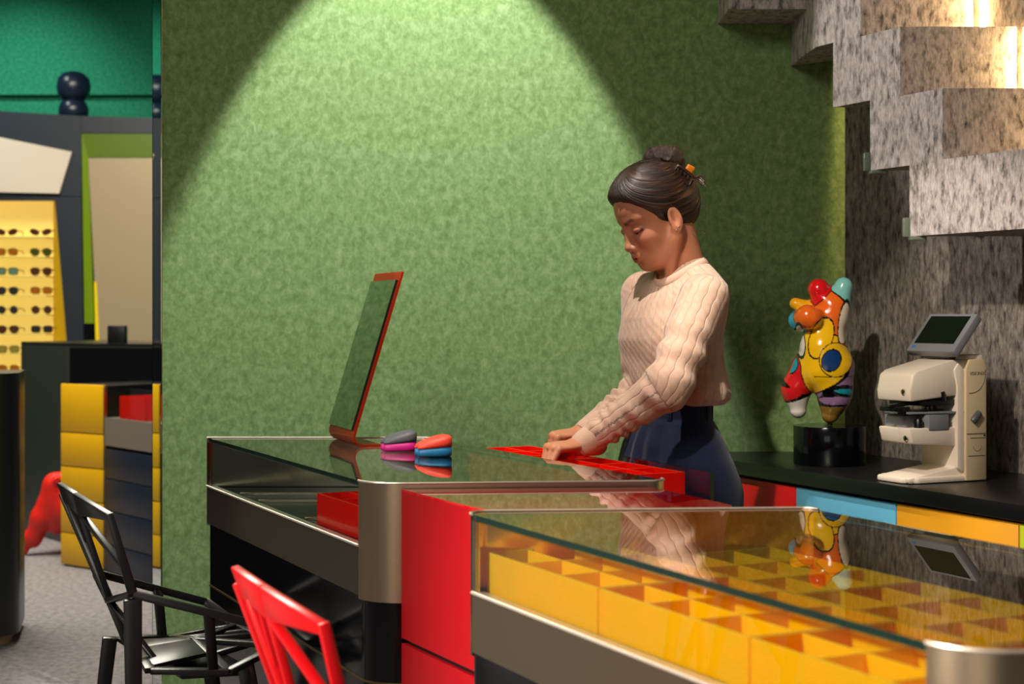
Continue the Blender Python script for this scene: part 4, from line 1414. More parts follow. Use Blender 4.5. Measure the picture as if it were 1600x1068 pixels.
# ------------------------------------------------------------------ the person
FW = np.array([-0.897, -0.443, 0.0]); LF = np.array([0.443, -0.897, 0.0]); UP = np.array([0, 0, 1.0])
RT = np.stack([FW, LF, UP], 1)                       # torso axes: forward, left, up
pp = lambda u, v, Y: np.array(px(u, v, Y))

# head frame
hf = np.array([-0.93, -0.3676, 0.0]); hl = np.array([0.3676, -0.93, 0.0])
pit = math.radians(25)
HX = hf * math.cos(pit) - UP * math.sin(pit)
HZ = hf * math.sin(pit) + UP * math.cos(pit)
RH = np.stack([HX, hl, HZ], 1)
ear_w = pp(1054, 343, 3.59)
HO = ear_w - RH @ np.array([-0.008, 0.074, -0.012])
to_head = lambda p: (p - HO.astype(np.float32)) @ RH.astype(np.float32)
from_head = lambda q: HO + RH @ np.array(q)

C7 = np.array([0.425, 3.698, 1.262])
def head_sdf(p):
    q = to_head(p)
    sy = q.copy(); sy[..., 1] = np.abs(sy[..., 1])
    d = sd_ell(q, (-0.014, 0, 0.040), (0.091, 0.072, 0.082))
    d = smin(d, sd_ell(q, (0.030, 0, 0.040), (0.053, 0.060, 0.055)), 0.03)
    d = smin(d, sd_ell(q, (0.030, 0, -0.028), (0.050, 0.055, 0.062)), 0.03)
    d = smin(d, sd_ell(q, (0.036, 0, -0.072), (0.044, 0.042, 0.036)), 0.03)
    d = smin(d, sd_ell(q, (0.064, 0, -0.092), (0.016, 0.018, 0.014)), 0.022)
    d = smin(d, sd_cap(sy, (-0.004, 0.060, -0.045), (0.048, 0.030, -0.090), 0.014, 0.012), 0.03)      # jaw line
    d = smin(d, sd_ell(sy, (0.050, 0.038, -0.028), (0.026, 0.021, 0.022)), 0.022)                      # cheeks
    d = smin(d, sd_cap(sy, (0.074, 0.012, 0.022), (0.062, 0.046, 0.024), 0.009, 0.007), 0.014)        # brow
    d = smax(d, -sd_ell(sy, (0.092, 0.026, 0.004), (0.014, 0.017, 0.009)), 0.016)                      # eye hollow
    d = smin(d, sd_ell(sy, (0.0665, 0.0325, 0.000), (0.0145, 0.0165, 0.0105)), 0.005)                 # lowered lid over the eye
    d = smax(d, -sd_cap(sy, (0.083, 0.020, 0.0095), (0.073, 0.047, 0.0085), 0.0018), 0.004)           # lid crease
    d = smin(d, sd_cap(q, (0.078, 0, 0.012), (0.0925, 0, -0.033), 0.0062, 0.0080), 0.012)              # nose
    d = smin(d, sd_ell(q, (0.0930, 0, -0.0365), (0.0100, 0.0105, 0.0090)), 0.008)
    d = smin(d, sd_ell(sy, (0.0840, 0.0125, -0.0405), (0.0105, 0.0065, 0.0072)), 0.006)
    d = smax(d, -sd_ell(sy, (0.0895, 0.0065, -0.0465), (0.005, 0.0032, 0.003)), 0.003)
    d = smin(d, sd_ell(q, (0.0785, 0, -0.063), (0.013, 0.024, 0.017)), 0.014)                           # mouth mound
    d = smin(d, sd_cap(sy, (0.0905, 0.003, -0.0605), (0.0765, 0.0215, -0.0655), 0.0046, 0.0024), 0.005)
    d = smin(d, sd_cap(sy, (0.0890, 0.0, -0.0715), (0.0770, 0.0190, -0.0680), 0.0056, 0.0024), 0.005)
    d = smax(d, -sd_cap(sy, (0.0965, 0.0, -0.0658), (0.0790, 0.0230, -0.0668), 0.0014), 0.003)
    d = smax(d, -sd_cap(q, (0.087, -0.012, -0.0815), (0.087, 0.012, -0.0815), 0.003), 0.009)
    # ears
    er = sd_ell(sy, (-0.010, 0.0755, -0.010), (0.0175, 0.0075, 0.030))
    er = smin(er, sd_ell(sy, (-0.003, 0.073, -0.034), (0.010, 0.006, 0.011)), 0.01)
    er = smax(er, -sd_ell(sy, (-0.007, 0.0850, -0.006), (0.0115, 0.0085, 0.0215)), 0.003)
    er = smin(er, sd_cap(sy, (-0.016, 0.078, 0.010), (-0.012, 0.078, -0.022), 0.0028, 0.0022), 0.004)
    d = smin(d, er, 0.006)
    # neck
    a = from_head((-0.030, 0, -0.045))
    d = smin(d, sd_cap(p, a, C7 + FW * 0.028, 0.043, 0.049), 0.026)
    d = smin(d, sd_cap(p, from_head((-0.045, 0, -0.02)), C7, 0.037, 0.046), 0.025)
    th = from_head((0.0, 0.055, -0.055)); cl = C7 + FW * 0.070 + LF * 0.02 - UP * 0.035
    d = smin(d, sd_cap(p, th, cl, 0.011, 0.006), 0.02)
    return d

# arms
SN = pp(1103, 465, 3.55); EN = pp(1043, 603, 3.45); WN = pp(908, 696, 3.50)
SF = np.array([0.328, 3.815, 1.218]); EF = pp(1012, 606, 3.735); WF = pp(912, 677, 3.645)

def hand_prims(w, d, side, up, spread, curl, thumb_dir):
    """w wrist, d palm direction, side from index towards little finger, up back of the hand"""
    d = d / np.linalg.norm(d); side = side - d * (side @ d); side /= np.linalg.norm(side)
    up = np.cross(side, d); up = up if up[2] > 0 else -up
    pr = [('cap', w - d * 0.04, w + d * 0.006, 0.0245, 0.0235, 0.02)]
    k0 = w + d * 0.076
    pr.append(('palm', w + d * 0.042, d, side, up))
    fings = []
    for i, (off, ln, r) in enumerate(((-0.029, 0.066, 0.0088), (-0.0098, 0.074, 0.0090), (0.0098, 0.069, 0.0085), (0.0275, 0.055, 0.0076))):
        k = k0 + side * off - d * (0.004 * abs(i - 1.2) ** 1.3) + up * (0.001 - 0.0022 * abs(i - 1.3))
        b = curl[i]
        d1 = d * math.cos(b[0]) - up * math.sin(b[0]) + side * spread[i]
        d2 = d * math.cos(b[0] + b[1]) - up * math.sin(b[0] + b[1]) + side * spread[i]
        d3 = d * math.cos(b[0] + b[1] + b[2]) - up * math.sin(b[0] + b[1] + b[2]) + side * spread[i]
        p1 = k + d1 * ln * 0.50; p2 = p1 + d2 * ln * 0.30; p3 = p2 + d3 * ln * 0.22
        fings.append([(w + d * 0.035 + side * off * 0.75, k, r * 0.95, r * 1.10), (k, p1, r * 1.08, r * 0.95), (p1, p2, r * 0.97, r * 0.86), (p2, p3, r * 0.86, r * 0.74)])
    t0 = w + d * 0.018 - side * 0.022 - up * 0.008
    t1 = t0 + thumb_dir * 0.042
    t2 = t1 + (thumb_dir * 0.8 + d * 0.35 - up * 0.25) * 0.030
    t3 = t2 + (thumb_dir * 0.5 + d * 0.6 - up * 0.4) * 0.024
    fings.append([(t0, t1, 0.0135, 0.0105), (t1, t2, 0.0102, 0.0088), (t2, t3, 0.0088, 0.0072)])
    return pr, fings

def hand_sdf(hp):
    pr, fings = hp
    def fn(p):
        d = sd_cap(p, *pr[0][1:3], pr[0][3], pr[0][4])
        _, c, dd, s, u = pr[1]
        R = np.stack([dd, s, u], 1)
        d = smin(d, sd_ell(p, c, (0.043, 0.038, 0.0140), R), 0.014)
        for fg in fings:
            e = None
            for a, b, ra, rb in fg:
                c_ = sd_cap(p, a, b, ra, rb)
                e = c_ if e is None else smin(e, c_, 0.0035)
            d = smin(d, e, 0.0045)
        return d
    return fn
fd = np.array([-0.86, -0.36, -0.02])
hn = hand_prims(WN, fd, LF, UP, (0.05, 0.02, -0.01, -0.05), ((1.30, 0.35, 0.2), (1.22, 0.40, 0.25), (1.12, 0.45, 0.25), (1.0, 0.5, 0.3)), np.array([-0.75, 0.15, -0.62]))
hfar = hand_prims(WF, np.array([-0.93, -0.22, -0.05]), -LF, UP, (0.03, 0.01, -0.01, -0.04), ((1.35, 0.30, 0.2), (1.35, 0.32, 0.2), (1.3, 0.35, 0.2), (1.2, 0.4, 0.2)), np.array([-0.72, -0.10, -0.68]))

# skin of trunk and legs under the clothes
HIP = np.array([0.397, 3.68, 0.80])
LEGN = HIP + LF * 0.085; LEGF = HIP - LF * 0.085
def trunk_sdf(p):
    d = sd_ell(p, np.array([0.394, 3.684, 1.11]), (0.072, 0.110, 0.15), RT)
    d = smin(d, sd_ell(p, HIP + UP * 0.02, (0.080, 0.115, 0.13), RT), 0.03)
    d = smin(d, sd_cap(p, SN - UP * 0.01 - LF * 0.02, SF - UP * 0.01 + LF * 0.02, 0.04), 0.05)
    d = smin(d, sd_cap(p, C7 + FW * 0.02, C7 + FW * 0.01 - UP * 0.12, 0.05, 0.06), 0.04)
    for a, b, c in ((SN, EN, WN), (SF, EF, WF)):
        d = smin(d, sd_cap(p, a, b, 0.034, 0.030), 0.01)
        d = smin(d, sd_cap(p, b, b + (c - b) * 0.92, 0.029, 0.022), 0.01)
    for lg in (LEGN, LEGF):
        k = np.array([lg[0] - 0.01, lg[1], 0.44]); an = np.array([lg[0] + 0.005, lg[1], 0.07])
        d = smin(d, sd_cap(p, lg, k, 0.070, 0.048), 0.03)
        d = smin(d, sd_cap(p, k, an, 0.046, 0.030), 0.02)
    return d

skin = mat('skin', '#d49a78', 0.48, spec=0.35, sss=0.12)
nt = skin.node_tree
at = nt.nodes.new('ShaderNodeAttribute'); at.attribute_name = 'paint'
nt.links.new(at.outputs['Color'], nt.nodes['Principled BSDF'].inputs['Base Color'])
pieces = []
lo = HO - 0.15; hi = HO + 0.15
lo[2] = C7[2] - 0.07
pieces.append(surf_net(lambda p: smax(head_sdf(p), sd_plane(p, C7 - UP * 0.045, -UP), 0.01), lo - 0.01, hi + 0.02, 0.0021))
for hp, w in ((hn, WN), (hfar, WF)):
    c = w + hp[0][1][1] * 0.0
    pieces.append(surf_net(hand_sdf(hp), w - np.array([0.17, 0.10, 0.125]), w + np.array([0.06, 0.09, 0.06]), 0.0016))
pieces.append(surf_net(trunk_sdf, (0.05, 3.35, 0.03), (0.62, 4.0, 1.32), 0.010))
base_p = (HIP[0], HIP[1], 0.0)
person = mesh_obj('person', pieces, skin, loc=base_p)
tag(person, 'person in a cream cable knit sweater and navy trousers, hands in the red tray', 'person')
allv = np.concatenate([v for v, f in pieces])
nh = len(pieces[0][0])
col = np.tile(np.array(lin('#c08060')), (len(allv), 1))
q = to_head(allv.astype(np.float32))
hd = np.zeros(len(allv), bool); hd[:nh] = True
sy = q.copy(); sy[:, 1] = np.abs(sy[:, 1])
def blend(w, c):
    global col
    w = np.clip(w, 0, 1)[:, None] * hd[:, None]
    col = col * (1 - w) + np.array(lin(c)) * w
def soft(d, s): return 1 - np.clip(d / s + 0.5, 0, 1)
blend(0.35 * soft(sd_ell(sy, (0.068, 0.040, -0.026), (0.03, 0.026, 0.022)), 0.02), '#c8705c')            # cheeks
lip = np.minimum(sd_cap(sy, (0.0935, 0.0, -0.0610), (0.0795, 0.0215, -0.0660), 0.0056, 0.0032), sd_cap(sy, (0.0925, 0.0, -0.0715), (0.0800, 0.0185, -0.0682), 0.0062, 0.0032))
blend(0.85 * soft(lip, 0.0025), '#a05248')
blend(0.9 * soft(sd_cap(sy, (0.0960, 0.0, -0.0658), (0.0795, 0.0225, -0.0668), 0.0018), 0.0016), '#4a1c1c')
br_ = np.minimum(sd_cap(sy, (0.083, 0.013, 0.0205), (0.075, 0.036, 0.0265), 0.0052, 0.0050), sd_cap(sy, (0.075, 0.036, 0.0265), (0.064, 0.051, 0.0225), 0.0050, 0.0030))
blend(0.85 * soft(br_, 0.0035), '#2a1a14')
ls = np.minimum(sd_cap(sy, (0.0815, 0.0190, -0.0048), (0.0800, 0.0330, -0.0082), 0.0024, 0.0034), sd_cap(sy, (0.0800, 0.0330, -0.0082), (0.0670, 0.0500, -0.0025), 0.0034, 0.0028))
blend(0.95 * soft(ls, 0.0022), '#120c0a')
blend(0.8 * soft(sd_ell(sy, (0.0895, 0.0065, -0.0465), (0.0045, 0.003, 0.003)), 0.002), '#4a2018')
pa = person.data.color_attributes.new('paint', 'FLOAT_COLOR', 'POINT')
pa.data.foreach_set('color', col.astype(np.float32).ravel())

# ---- sweater
def limb_coords(p, a, b):
    ba = b - a; L = np.linalg.norm(ba); d = ba / L
    t = (p - a) @ d.astype(np.float32)
    ref = np.cross(d, UP); ref /= np.linalg.norm(ref); r2 = np.cross(d, ref)
    w = p - a
    return t, np.arctan2(w @ r2.astype(np.float32), w @ ref.astype(np.float32)), L
def wob(p, s, ph=0.0):
    return np.sin(p[..., 0] * s + 1.3 + ph + 2 * np.sin(p[..., 2] * s * 0.7)) * np.sin(p[..., 2] * s * 1.13 + 0.4 + ph) * np.sin(p[..., 1] * s * 0.9 + ph + 1.7 * np.sin(p[..., 0] * s * 0.6))
TC = np.array([0.394, 3.684, 0.0])
TS = 0.94
def torso_d(p):
    c = p - TC.astype(np.float32)
    f = c @ FW.astype(np.float32); l = c @ LF.astype(np.float32); z = p[..., 2]
    zk = np.array([0.955, 0.968, 0.985, 1.01, 1.06, 1.11, 1.16, 1.20, 1.235, 1.265, 1.29, 1.31])
    ak = np.array([0.100, 0.113, 0.119, 0.118, 0.113, 0.114, 0.113, 0.104, 0.088, 0.068, 0.055, 0.045])
    bk = np.array([0.130, 0.148, 0.154, 0.152, 0.148, 0.153, 0.163, 0.168, 0.160, 0.125, 0.085, 0.060])
    ck = np.array([-0.012, -0.012, -0.010, -0.004, 0.004, 0.010, 0.004, -0.008, -0.016, -0.020, -0.02, -0.02])
    a = np.interp(z, zk, ak); b = np.interp(z, zk, bk); cf = np.interp(z, zk, ck)
    a = a * TS; b = b * TS
    fl = np.clip((1.04 - z) / 0.06, 0, 1)
    ph = np.arctan2(l, f)
    g = 1 + fl * 0.016 * np.sin(ph * 11 + 1.5 * np.sin(ph * 3))
    r = np.sqrt(((f - cf) / (a * g)) ** 2 + (l / (b * g)) ** 2)
    d = (r - 1) * np.minimum(a, b) * 0.95
    d = np.maximum(d, 0.955 - z)
    return np.maximum(d, z - 1.305)
def arm_d(p, S, E, W, rs, re, rw, seed):
    t, ph, L = limb_coords(p, E, W)
    k = np.clip(t / L, 0, 1)
    fold = 0.0052 * np.sin(2 * np.pi * (t / 0.036) + 1.8 * np.sin(ph + seed) + 2.2 * np.sin(t * 43 + seed)) * np.clip(k * 6, 0, 1) * np.clip((0.90 - k) * 10, 0, 1) * (0.55 + 0.45 * np.sin(ph * 2 + t * 30 + seed))
    d1 = sd_cap(p, E, W, re, rw) - fold
    t2, ph2, L2 = limb_coords(p, S, E)
    k2 = np.clip(t2 / L2, 0, 1)
    fold2 = 0.0045 * np.sin(2 * np.pi * t2 / 0.07 + 1.6 * np.sin(ph2 * 1.0 + seed) + seed) * np.clip((k2 - 0.25) * 3, 0, 1)
    d0 = sd_cap(p, S, E, rs, re * 1.03) - fold2
    return d0, d1
def sweater_sdf(p):
    d = torso_d(p)
    d = smin(d, sd_ell(p, TC + UP * 1.105 + FW * 0.038 + LF * 0.060, (0.058, 0.070, 0.070), RT), 0.05)
    d = smin(d, sd_ell(p, TC + UP * 1.105 + FW * 0.038 - LF * 0.060, (0.058, 0.070, 0.070), RT), 0.05)
    d = d - 0.0028 * wob(p, 34)
    a0, a1 = arm_d(p, SN, EN, WN, 0.052, 0.052, 0.030, 0.3)
    b0, b1 = arm_d(p, SF, EF, WF, 0.058, 0.052, 0.029, 2.1)
    d = smin(d, a0, 0.028); d = smin(d, b0, 0.028)
    d = smin(d, a1, 0.016); d = smin(d, b1, 0.016)
    # cuffs end square before the knuckles
    for W, E in ((WN, EN), (WF, EF)):
        ax = (W - E) / np.linalg.norm(W - E)
        cut = sd_plane(p, W + ax * 0.004, ax)
        near = np.sqrt(((p - W.astype(np.float32)) ** 2).sum(-1)) - 0.075
        d = np.where(near < 0, smax(d, cut, 0.004), d)
    # neck opening
    cN = C7 + FW * 0.045 + UP * 0.02
    d = smax(d, -sd_cap(p, C7 + FW * 0.028 - UP * 0.01, C7 + FW * 0.02 + UP * 0.12, 0.055, 0.070), 0.008)
    return d
sv, sf_ = surf_net(sweater_sdf, (0.07, 3.36, 0.80), (0.585, 3.99, 1.33), 0.0038)
sweater_m = mat('cream cable knit', '#d8b8a2', 0.9, spec=0.15, sheen=0.25)
nt = sweater_m.node_tree
b = nt.nodes['Principled BSDF']
at = nt.nodes.new('ShaderNodeAttribute'); at.attribute_name = 'rib'
sep = nt.nodes.new('ShaderNodeSeparateXYZ'); nt.links.new(at.outputs['Vector'], sep.inputs[0])
def mnode(op, a, b_=None):
    n = nt.nodes.new('ShaderNodeMath'); n.operation = op
    for i, x in enumerate((a, b_)):
        if x is None: continue
        if isinstance(x, (int, float)): n.inputs[i].default_value = x
        else: nt.links.new(x, n.inputs[i])
    return n.outputs[0]
wv = mnode('MULTIPLY', mnode('SINE', mnode('MULTIPLY', sep.outputs[1], 2 * math.pi / 0.042)), 0.0016)
xx = mnode('ADD', sep.outputs[0], wv)
groove = mnode('ABSOLUTE', mnode('SINE', mnode('MULTIPLY', xx, math.pi / 0.025)))
gr = mnode('POWER', groove, 0.22)
cb1 = mnode('MULTIPLY', mnode('SINE', mnode('ADD', mnode('MULTIPLY', sep.outputs[1], 2 * math.pi / 0.021), mnode('MULTIPLY', xx, 2 * math.pi / 0.027))), 0.10)
kn = tex(nt, 650, 2, 0.6)
hh = mnode('ADD', mnode('ADD', gr, cb1), mnode('MULTIPLY', kn.outputs['Fac'], 0.18))
bp = nt.nodes.new('ShaderNodeBump'); bp.inputs['Strength'].default_value = 0.85; bp.inputs['Distance'].default_value = 0.0036
nt.links.new(hh, bp.inputs['Height']); nt.links.new(bp.outputs['Normal'], b.inputs['Normal'])
n1 = tex(nt, 40, 3, 0.6); r1 = ramp(nt, [(0.3, '#c49e88'), (0.7, '#d3b29e')]); nt.links.new(n1.outputs['Fac'], r1.inputs['Fac']); nt.links.new(r1.outputs['Color'], b.inputs['Base Color'])
swt = mesh_obj('sweater', [(sv, sf_)], sweater_m, parent=person)
p32 = sv.astype(np.float32)
dt = torso_d(p32); comps = [dt]; coords = []
c = p32 - TC; ph = np.arctan2(c @ LF, c @ FW); coords.append((ph * 0.135, p32[:, 2]))
for S, E, W, r in ((SN, EN, WN, 0.055), (SF, EF, WF, 0.053)):
    for a, b2, rr in ((S, E, r), (E, W, r * 0.85)):
        comps.append(sd_cap(p32, a, b2, 0.056 if a is S else 0.05, 0.052 if a is S else 0.036))
        t, an, L = limb_coords(p32, a, b2)
        coords.append((an * rr, t))
bi = np.stack(comps, 1).argmin(1)
rib = np.zeros((len(sv), 3), np.float32)
for i, (x, y) in enumerate(coords):
    m_ = bi == i
    rib[m_, 0] = x[m_] + 0.5; rib[m_, 1] = y[m_] + 0.5
ra = swt.data.attributes.new('rib', 'FLOAT_VECTOR', 'POINT'); ra.data.foreach_set('vector', rib.ravel())
# ribbed collar and cuffs
rib_m = mat('ribbed knit', '#ccaa94', 0.9, spec=0.15, bump=0.5, bscale=420)
cc = pp(1064, 422, 3.664)
bm = NB()
ring = []
for k in range(48):
    a = 2 * math.pi * k / 48
    ring.append(Vector(cc + FW * 0.060 * math.cos(a) + LF * 0.062 * math.sin(a) - UP * (0.027 * math.cos(a) + 0.006 * math.cos(2 * a))))
prev = None
sec = [(-0.004, -0.017), (0.004, -0.015), (0.0045, 0.008), (0.001, 0.013), (-0.004, 0.009)]
rr_ = []
for k, p in enumerate(ring):
    o_ = (p - Vector(cc)); o_.z = 0; o_.normalize()
    tl = Vector(FW) * 0.38 * 1.0 + Vector((0, 0, 1)); tl.normalize()
    rr_.append([bm.verts.new(p + o_ * x * (1.0) + (tl * 0.9 - o_ * 0.35) * y) for x, y in sec])
for k in range(48):
    a, b_ = rr_[k], rr_[(k + 1) % 48]
    for j in range(5):
        bm.faces.new((a[j], a[(j + 1) % 5], b_[(j + 1) % 5], b_[j]))
obj('collar', bm, rib_m, swt, smooth=True, flat=True)
for W, E, r in ((WN, EN, 0.0290), (WF, EF, 0.0280)):
    ax = (W - E) / np.linalg.norm(W - E)
    bm = NB()
    a1 = Vector(np.cross(ax, UP)).normalized(); a2 = Vector(ax).cross(a1)
    lathe_(bm, [(r + 0.003, -0.052), (r + 0.0045, -0.045), (r + 0.003, -0.015), (r + 0.0005, 0.004), (r - 0.002, 0.006), (r - 0.006, 0.002), (r - 0.004, -0.05)], Vector(W), 40, a1, a2, Vector(ax))
    obj('cuff', bm, rib_m, swt, smooth=True, flat=True)

# ---- trousers
def trouser_sdf(p):
    c = p - np.array([0.392, 3.68, 0.0], dtype=np.float32)
    f = c @ FW.astype(np.float32); l = c @ LF.astype(np.float32); z = p[..., 2]
    zk = np.array([0.60, 0.68, 0.76, 0.82, 0.86, 0.90, 0.918, 0.921, 0.98])
    ak = np.array([0.128, 0.130, 0.131, 0.126, 0.114, 0.096, 0.088, 0.084, 0.082])
    bk = np.array([0.185, 0.185, 0.183, 0.174, 0.158, 0.134, 0.124, 0.120, 0.118])
    ck = np.array([0.010, 0.008, 0.003, 0.000, 0.002, 0.004, 0.006, 0.006, 0.006])
    a = np.interp(z, zk, ak); b_ = np.interp(z, zk, bk); cf = np.interp(z, zk, ck)
    a = a * 0.95; b_ = b_ * 0.95
    ph = np.arctan2(l, f)
    pl_ = np.clip(np.cos(ph) * 1.6, 0, 1) * np.clip((0.915 - z) / 0.03, 0, 1)
    g = 1 + 0.09 * pl_ * (np.abs(((ph * 7 / math.pi) % 1) - 0.5) * 2 - 0.5)
    r = np.sqrt(((f - cf) / (a * g)) ** 2 + (l / (b_ * g)) ** 2)
    d = (r - 1) * a * 0.9
    d = np.maximum(d, 0.64 - z); d = np.maximum(d, z - 0.975)
    for lg, s in ((LEGN, 1), (LEGF, -1)):
        t = sd_cap(p, lg + LF * 0.004 * s - UP * 0.06, np.array([lg[0] + 0.0, lg[1], 0.06]) + LF * 0.012 * s, 0.104, 0.092)
        t = np.maximum(t, 0.06 - z)
        d = smin(d, t, 0.03)
    d = d - 0.002 * wob(p, 22, 0.7) * np.clip((0.9 - z) * 12, 0, 1)
    return d
tv, tf_ = surf_net(trouser_sdf, (0.17, 3.42, 0.03), (0.64, 3.96, 0.99), 0.0055)
trouser_m = mat('navy twill', '#101c3a', 0.75, spec=0.2, sheen=0.15, bump=0.3, bscale=700)
tro = mesh_obj('trousers', [(tv, tf_)], trouser_m, parent=person)
for a in (-2.55, -1.9, 1.9, 2.55, 0.75, -0.75):
    # belt loops
    bm = NB()
    e = Vector(np.array([0.392, 3.68, 0.0]) + FW * (0.006 + 0.0795 * math.cos(a)) + LF * 0.1125 * math.sin(a))
    nrm = Vector(FW * math.cos(a) / 0.087 + LF * math.sin(a) / 0.124).normalized()
    cbox_(bm, e + nrm * 0.002 + V(0, 0, 0.945), 0.012, 0.004, 0.052, nrm.cross(V(0, 0, 1)), nrm, (0, 0, 1))
    obj('belt_loop', bm, trouser_m, tro, bevel=0.001)
shoe_m = mat('black leather', '#0c0c0d', 0.4)
for lg in (LEGN, LEGF):
    a = np.array([lg[0] + 0.02, lg[1], 0.0])
    def shoe(p):
        d = sd_cap(p, a + UP * 0.040, a + FW * 0.15 + UP * 0.030, 0.042, 0.040)
        d = smin(d, sd_cap(p, a + UP * 0.045, a + UP * 0.08, 0.040, 0.036), 0.02)
        return np.maximum(d, 0.0015 - p[..., 2])
    v_, f_ = surf_net(shoe, a + np.array([-0.24, -0.15, -0.01]), a + np.array([0.08, 0.1, 0.14]), 0.007)
    mesh_obj('shoe', [(v_, f_)], shoe_m, parent=person)

# ---- hair
BUN = np.array([-0.078, 0.0, 0.122])
def hair_sdf(p):
    q = to_head(p)
    sy = q.copy(); sy[..., 1] = np.abs(sy[..., 1])
    d = sd_ell(q, (-0.016, 0, 0.044), (0.103, 0.0845, 0.094))
    d = smin(d, sd_ell(q, (-0.070, 0, 0.010), (0.045, 0.058, 0.060)), 0.04)
    d = smin(d, sd_ell(q, (0.020, 0, 0.075), (0.066, 0.062, 0.050)), 0.03)
    # face opening: behind a slanted plane; lower behind the ear
    fr = ((q[..., 0] - 0.076) * 1.25 - (q[..., 2] - 0.072)) / 1.6
    fr = fr - 0.020 * np.exp(-((sy[..., 1] - 0.062) / 0.020) ** 2) * np.exp(-((q[..., 2] + 0.012) / 0.022) ** 2)
    d = smax(d, fr, 0.012)
    nape = (-0.052 - 0.75 * (q[..., 0] + 0.02)) * 0.0 + (-0.070 - q[..., 2]) + 0.9 * np.clip(q[..., 0] + 0.055, 0, 1)
    d = smax(d, nape * 0.75, 0.012)
    # clear the ear
    d = smax(d, -sd_ell(sy, (-0.006, 0.086, -0.014), (0.022, 0.022, 0.034)), 0.008)
    # strand relief
    w = q - BUN.astype(np.float32)
    az = np.arctan2(w[..., 1], -w[..., 2] + 0.2 * w[..., 0])
    d = d - 0.0007 * np.sin(az * 34 + 3 * np.sin(az * 5)) - 0.0006 * np.sin(az * 61 + 20 * q[..., 0]) - 0.0012 * np.sin(az * 13 + 2 * np.sin(az * 7))
    return d
def bun_sdf(p):
    q = to_head(p)
    w = q - BUN.astype(np.float32)
    R = np.stack([np.array([0.90, 0.0, 0.43]), np.array([0, 1.0, 0]), np.array([-0.43, 0, 0.90])], 1)
    d = sd_ell(w, (0.004, 0, 0.000), (0.045, 0.037, 0.030), R)
    d = smin(d, sd_ell(w, (-0.024, 0.0, -0.016), (0.024, 0.030, 0.036)), 0.016)
    d = smax(d, -sd_cap(w, (-0.030, 0.010, 0.022), (-0.020, 0.06, 0.012), 0.0085), 0.008)
    d = d - 0.0014 * np.sin(w[..., 1] * 520 + 60 * w[..., 0]) - 0.001 * np.sin(w[..., 1] * 900 + 90 * w[..., 2])
    return d
hair_m = mat('dark brown hair', '#1e100a', 0.36, spec=0.6)
nt = hair_m.node_tree
b = nt.nodes['Principled BSDF']
at = nt.nodes.new('ShaderNodeAttribute'); at.attribute_name = 'flow'
n = nt.nodes.new('ShaderNodeTexNoise'); n.inputs['Scale'].default_value = 40; n.inputs['Detail'].default_value = 6
nt.links.new(at.outputs['Vector'], n.inputs['Vector'])
r1 = ramp(nt, [(0.35, '#0c0706'), (0.52, '#26140c'), (0.68, '#5a3420')]); nt.links.new(n.outputs['Fac'], r1.inputs['Fac']); nt.links.new(r1.outputs['Color'], b.inputs['Base Color'])
bp = nt.nodes.new('ShaderNodeBump'); bp.inputs['Strength'].default_value = 0.9; bp.inputs['Distance'].default_value = 0.004
nt.links.new(n.outputs['Fac'], bp.inputs['Height']); nt.links.new(bp.outputs['Normal'], b.inputs['Normal'])
hv, hfc = surf_net(hair_sdf, HO - 0.165, HO + 0.165, 0.0023)
hr = mesh_obj('hair', [(hv, hfc)], hair_m, parent=person)
w = to_head(hv.astype(np.float32)) - BUN
az = np.arctan2(w[:, 1], -w[:, 2] + 0.2 * w[:, 0]); rad = np.linalg.norm(w, axis=1)
fl = np.stack([np.cos(az) * 1.2, np.sin(az) * 1.2, rad * 1.2], 1).astype(np.float32)
fa = hr.data.attributes.new('flow', 'FLOAT_VECTOR', 'POINT'); fa.data.foreach_set('vector', fl.ravel())
bw = from_head(BUN)
bv, bf = surf_net(bun_sdf, bw - 0.075, bw + 0.075, 0.0021)
bn = mesh_obj('hair_bun', [(bv, bf)], hair_m, parent=hr)
w = to_head(bv.astype(np.float32)) - BUN
fl = np.stack([w[:, 1] * 26, np.arctan2(w[:, 2], w[:, 0]) * 0.25, w[:, 1] * 3], 1).astype(np.float32)
fa = bn.data.attributes.new('flow', 'FLOAT_VECTOR', 'POINT'); fa.data.foreach_set('vector', fl.ravel())
# loose strands
rnd = random.Random(5)
strand_m = mat('loose hair', '#3a2012', 0.4)
bm = NB()
for k in range(34):                                   # tuft under the clip
    a = Vector(pp(1086 + rnd.uniform(-3, 2), 277 + rnd.uniform(-3, 4), 3.60 + rnd.uniform(-0.012, 0.03)))
    e = Vector(pp(1098 + rnd.uniform(-4, 5), 283 + rnd.uniform(-8, 10), 3.60 + rnd.uniform(-0.03, 0.03)))
    tube_(bm, [a, a.lerp(e, 0.5) + V(0, 0, 0.004), e], 0.0011, 4, r2=0.0003)
for k in range(14):                                   # tuft at the front of the bun
    a = Vector(pp(1022 + rnd.uniform(-5, 5), 243 + rnd.uniform(-3, 4), 3.64 + rnd.uniform(-0.02, 0.02)))
    e = Vector(pp(1014 + rnd.uniform(-6, 6), 228 + rnd.uniform(-8, 6), 3.64 + rnd.uniform(-0.03, 0.03)))
    tube_(bm, [a, a.lerp(e, 0.5) + V(0.003, 0, 0), e], 0.0007, 4, r2=0.0002)
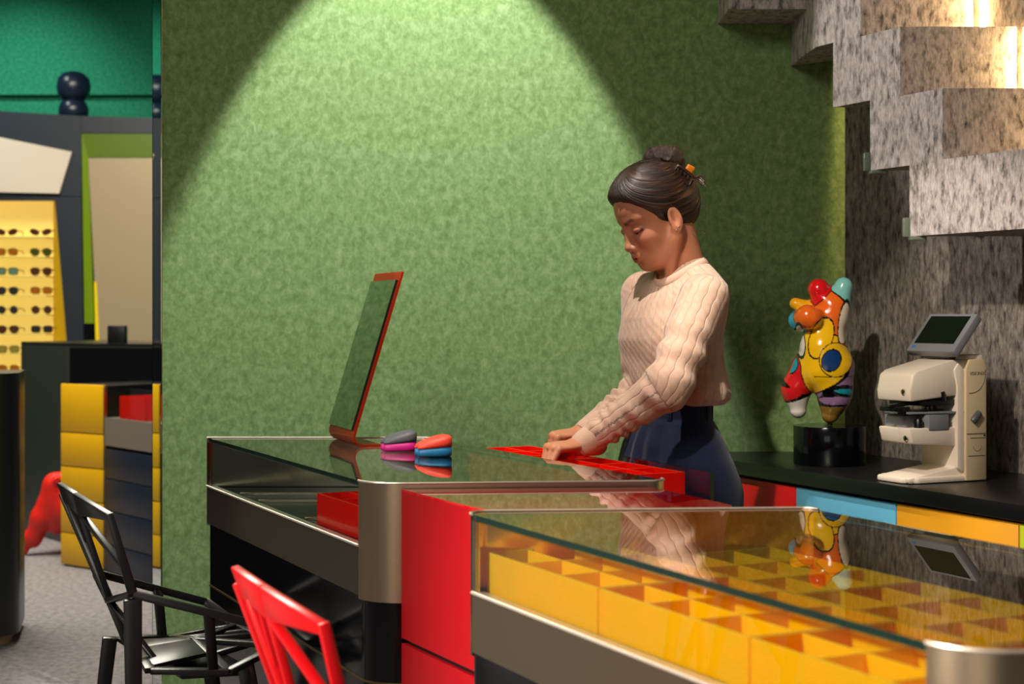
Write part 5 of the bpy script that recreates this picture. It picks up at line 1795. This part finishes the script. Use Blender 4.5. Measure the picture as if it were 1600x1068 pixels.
for k in range(40):                                   # fine flyaways round the bun, crown and nape
    u, v_ = rnd.choice([(1045, 232), (1030, 236), (1060, 240), (1000, 254), (975, 275), (1088, 320), (1088, 345), (1085, 360)])
    a = Vector(pp(u + rnd.uniform(-6, 6), v_ + rnd.uniform(-2, 6), 3.64 + rnd.uniform(-0.03, 0.03)))
    side_ = 1 if u > 1070 else 0
    e = a + V(rnd.uniform(-0.012, 0.014) + 0.022 * side_, rnd.uniform(-0.01, 0.01), (rnd.uniform(0.004, 0.020) if not side_ else rnd.uniform(-0.02, 0.01)))
    tube_(bm, [a, a.lerp(e, 0.5) + V(rnd.uniform(-.004, .004), 0, 0.003), e], 0.0003, 3)
obj('loose_strands', bm, strand_m, hr)['kind'] = 'stuff'
# claw clip
clip_m = mat('dark tortoiseshell', '#2a160e', 0.25)
amber = mat('amber plastic', '#c46a10', 0.25)
Yk = 3.605
bm = NB()
loop = [pp(1060, 258, Yk), pp(1084, 276, Yk - 0.004), pp(1077, 291, Yk - 0.002), pp(1053, 268, Yk)]
lp = []
for i in range(4):
    a, b_ = Vector(loop[i]), Vector(loop[(i + 1) % 4])
    lp += [a.lerp(b_, 0.12), a.lerp(b_, 0.5), a.lerp(b_, 0.88)]
tube_(bm, lp, 0.0042, 8, closed=True)
for k in range(4):
    a = Vector(loop[0]).lerp(Vector(loop[1]), 0.15 + 0.22 * k)
    tube_(bm, [a, a + V(-0.004, 0.014, -0.012), a + V(-0.002, 0.030, -0.022)], 0.0022, 6)
clip = obj('hair_claw', bm, clip_m, person, smooth=True, flat=True); clip['label'] = 'tortoiseshell hair claw with amber tab'
bm = NB(); cbox_(bm, Vector(pp(1078, 264.5, Yk + 0.012)), 0.021, 0.012, 0.019, V(1, 0, -0.55).normalized(), (0, 1, 0), V(0.55, 0, 1).normalized())
obj('clip_tab', bm, amber, clip, bevel=0.004, seg=3)
silver = mat('silver', '#e8e8ec', 0.12, metal=1.0)
for c in ((0.001, 0.0815, -0.034), (-0.007, 0.0815, -0.030)):
    bm = NB(); bmesh.ops.create_icosphere(bm, subdivisions=2, radius=0.0024, matrix=Matrix.Translation(Vector(from_head(c))))
    obj('earring', bm, silver, person, smooth=True, flat=True)
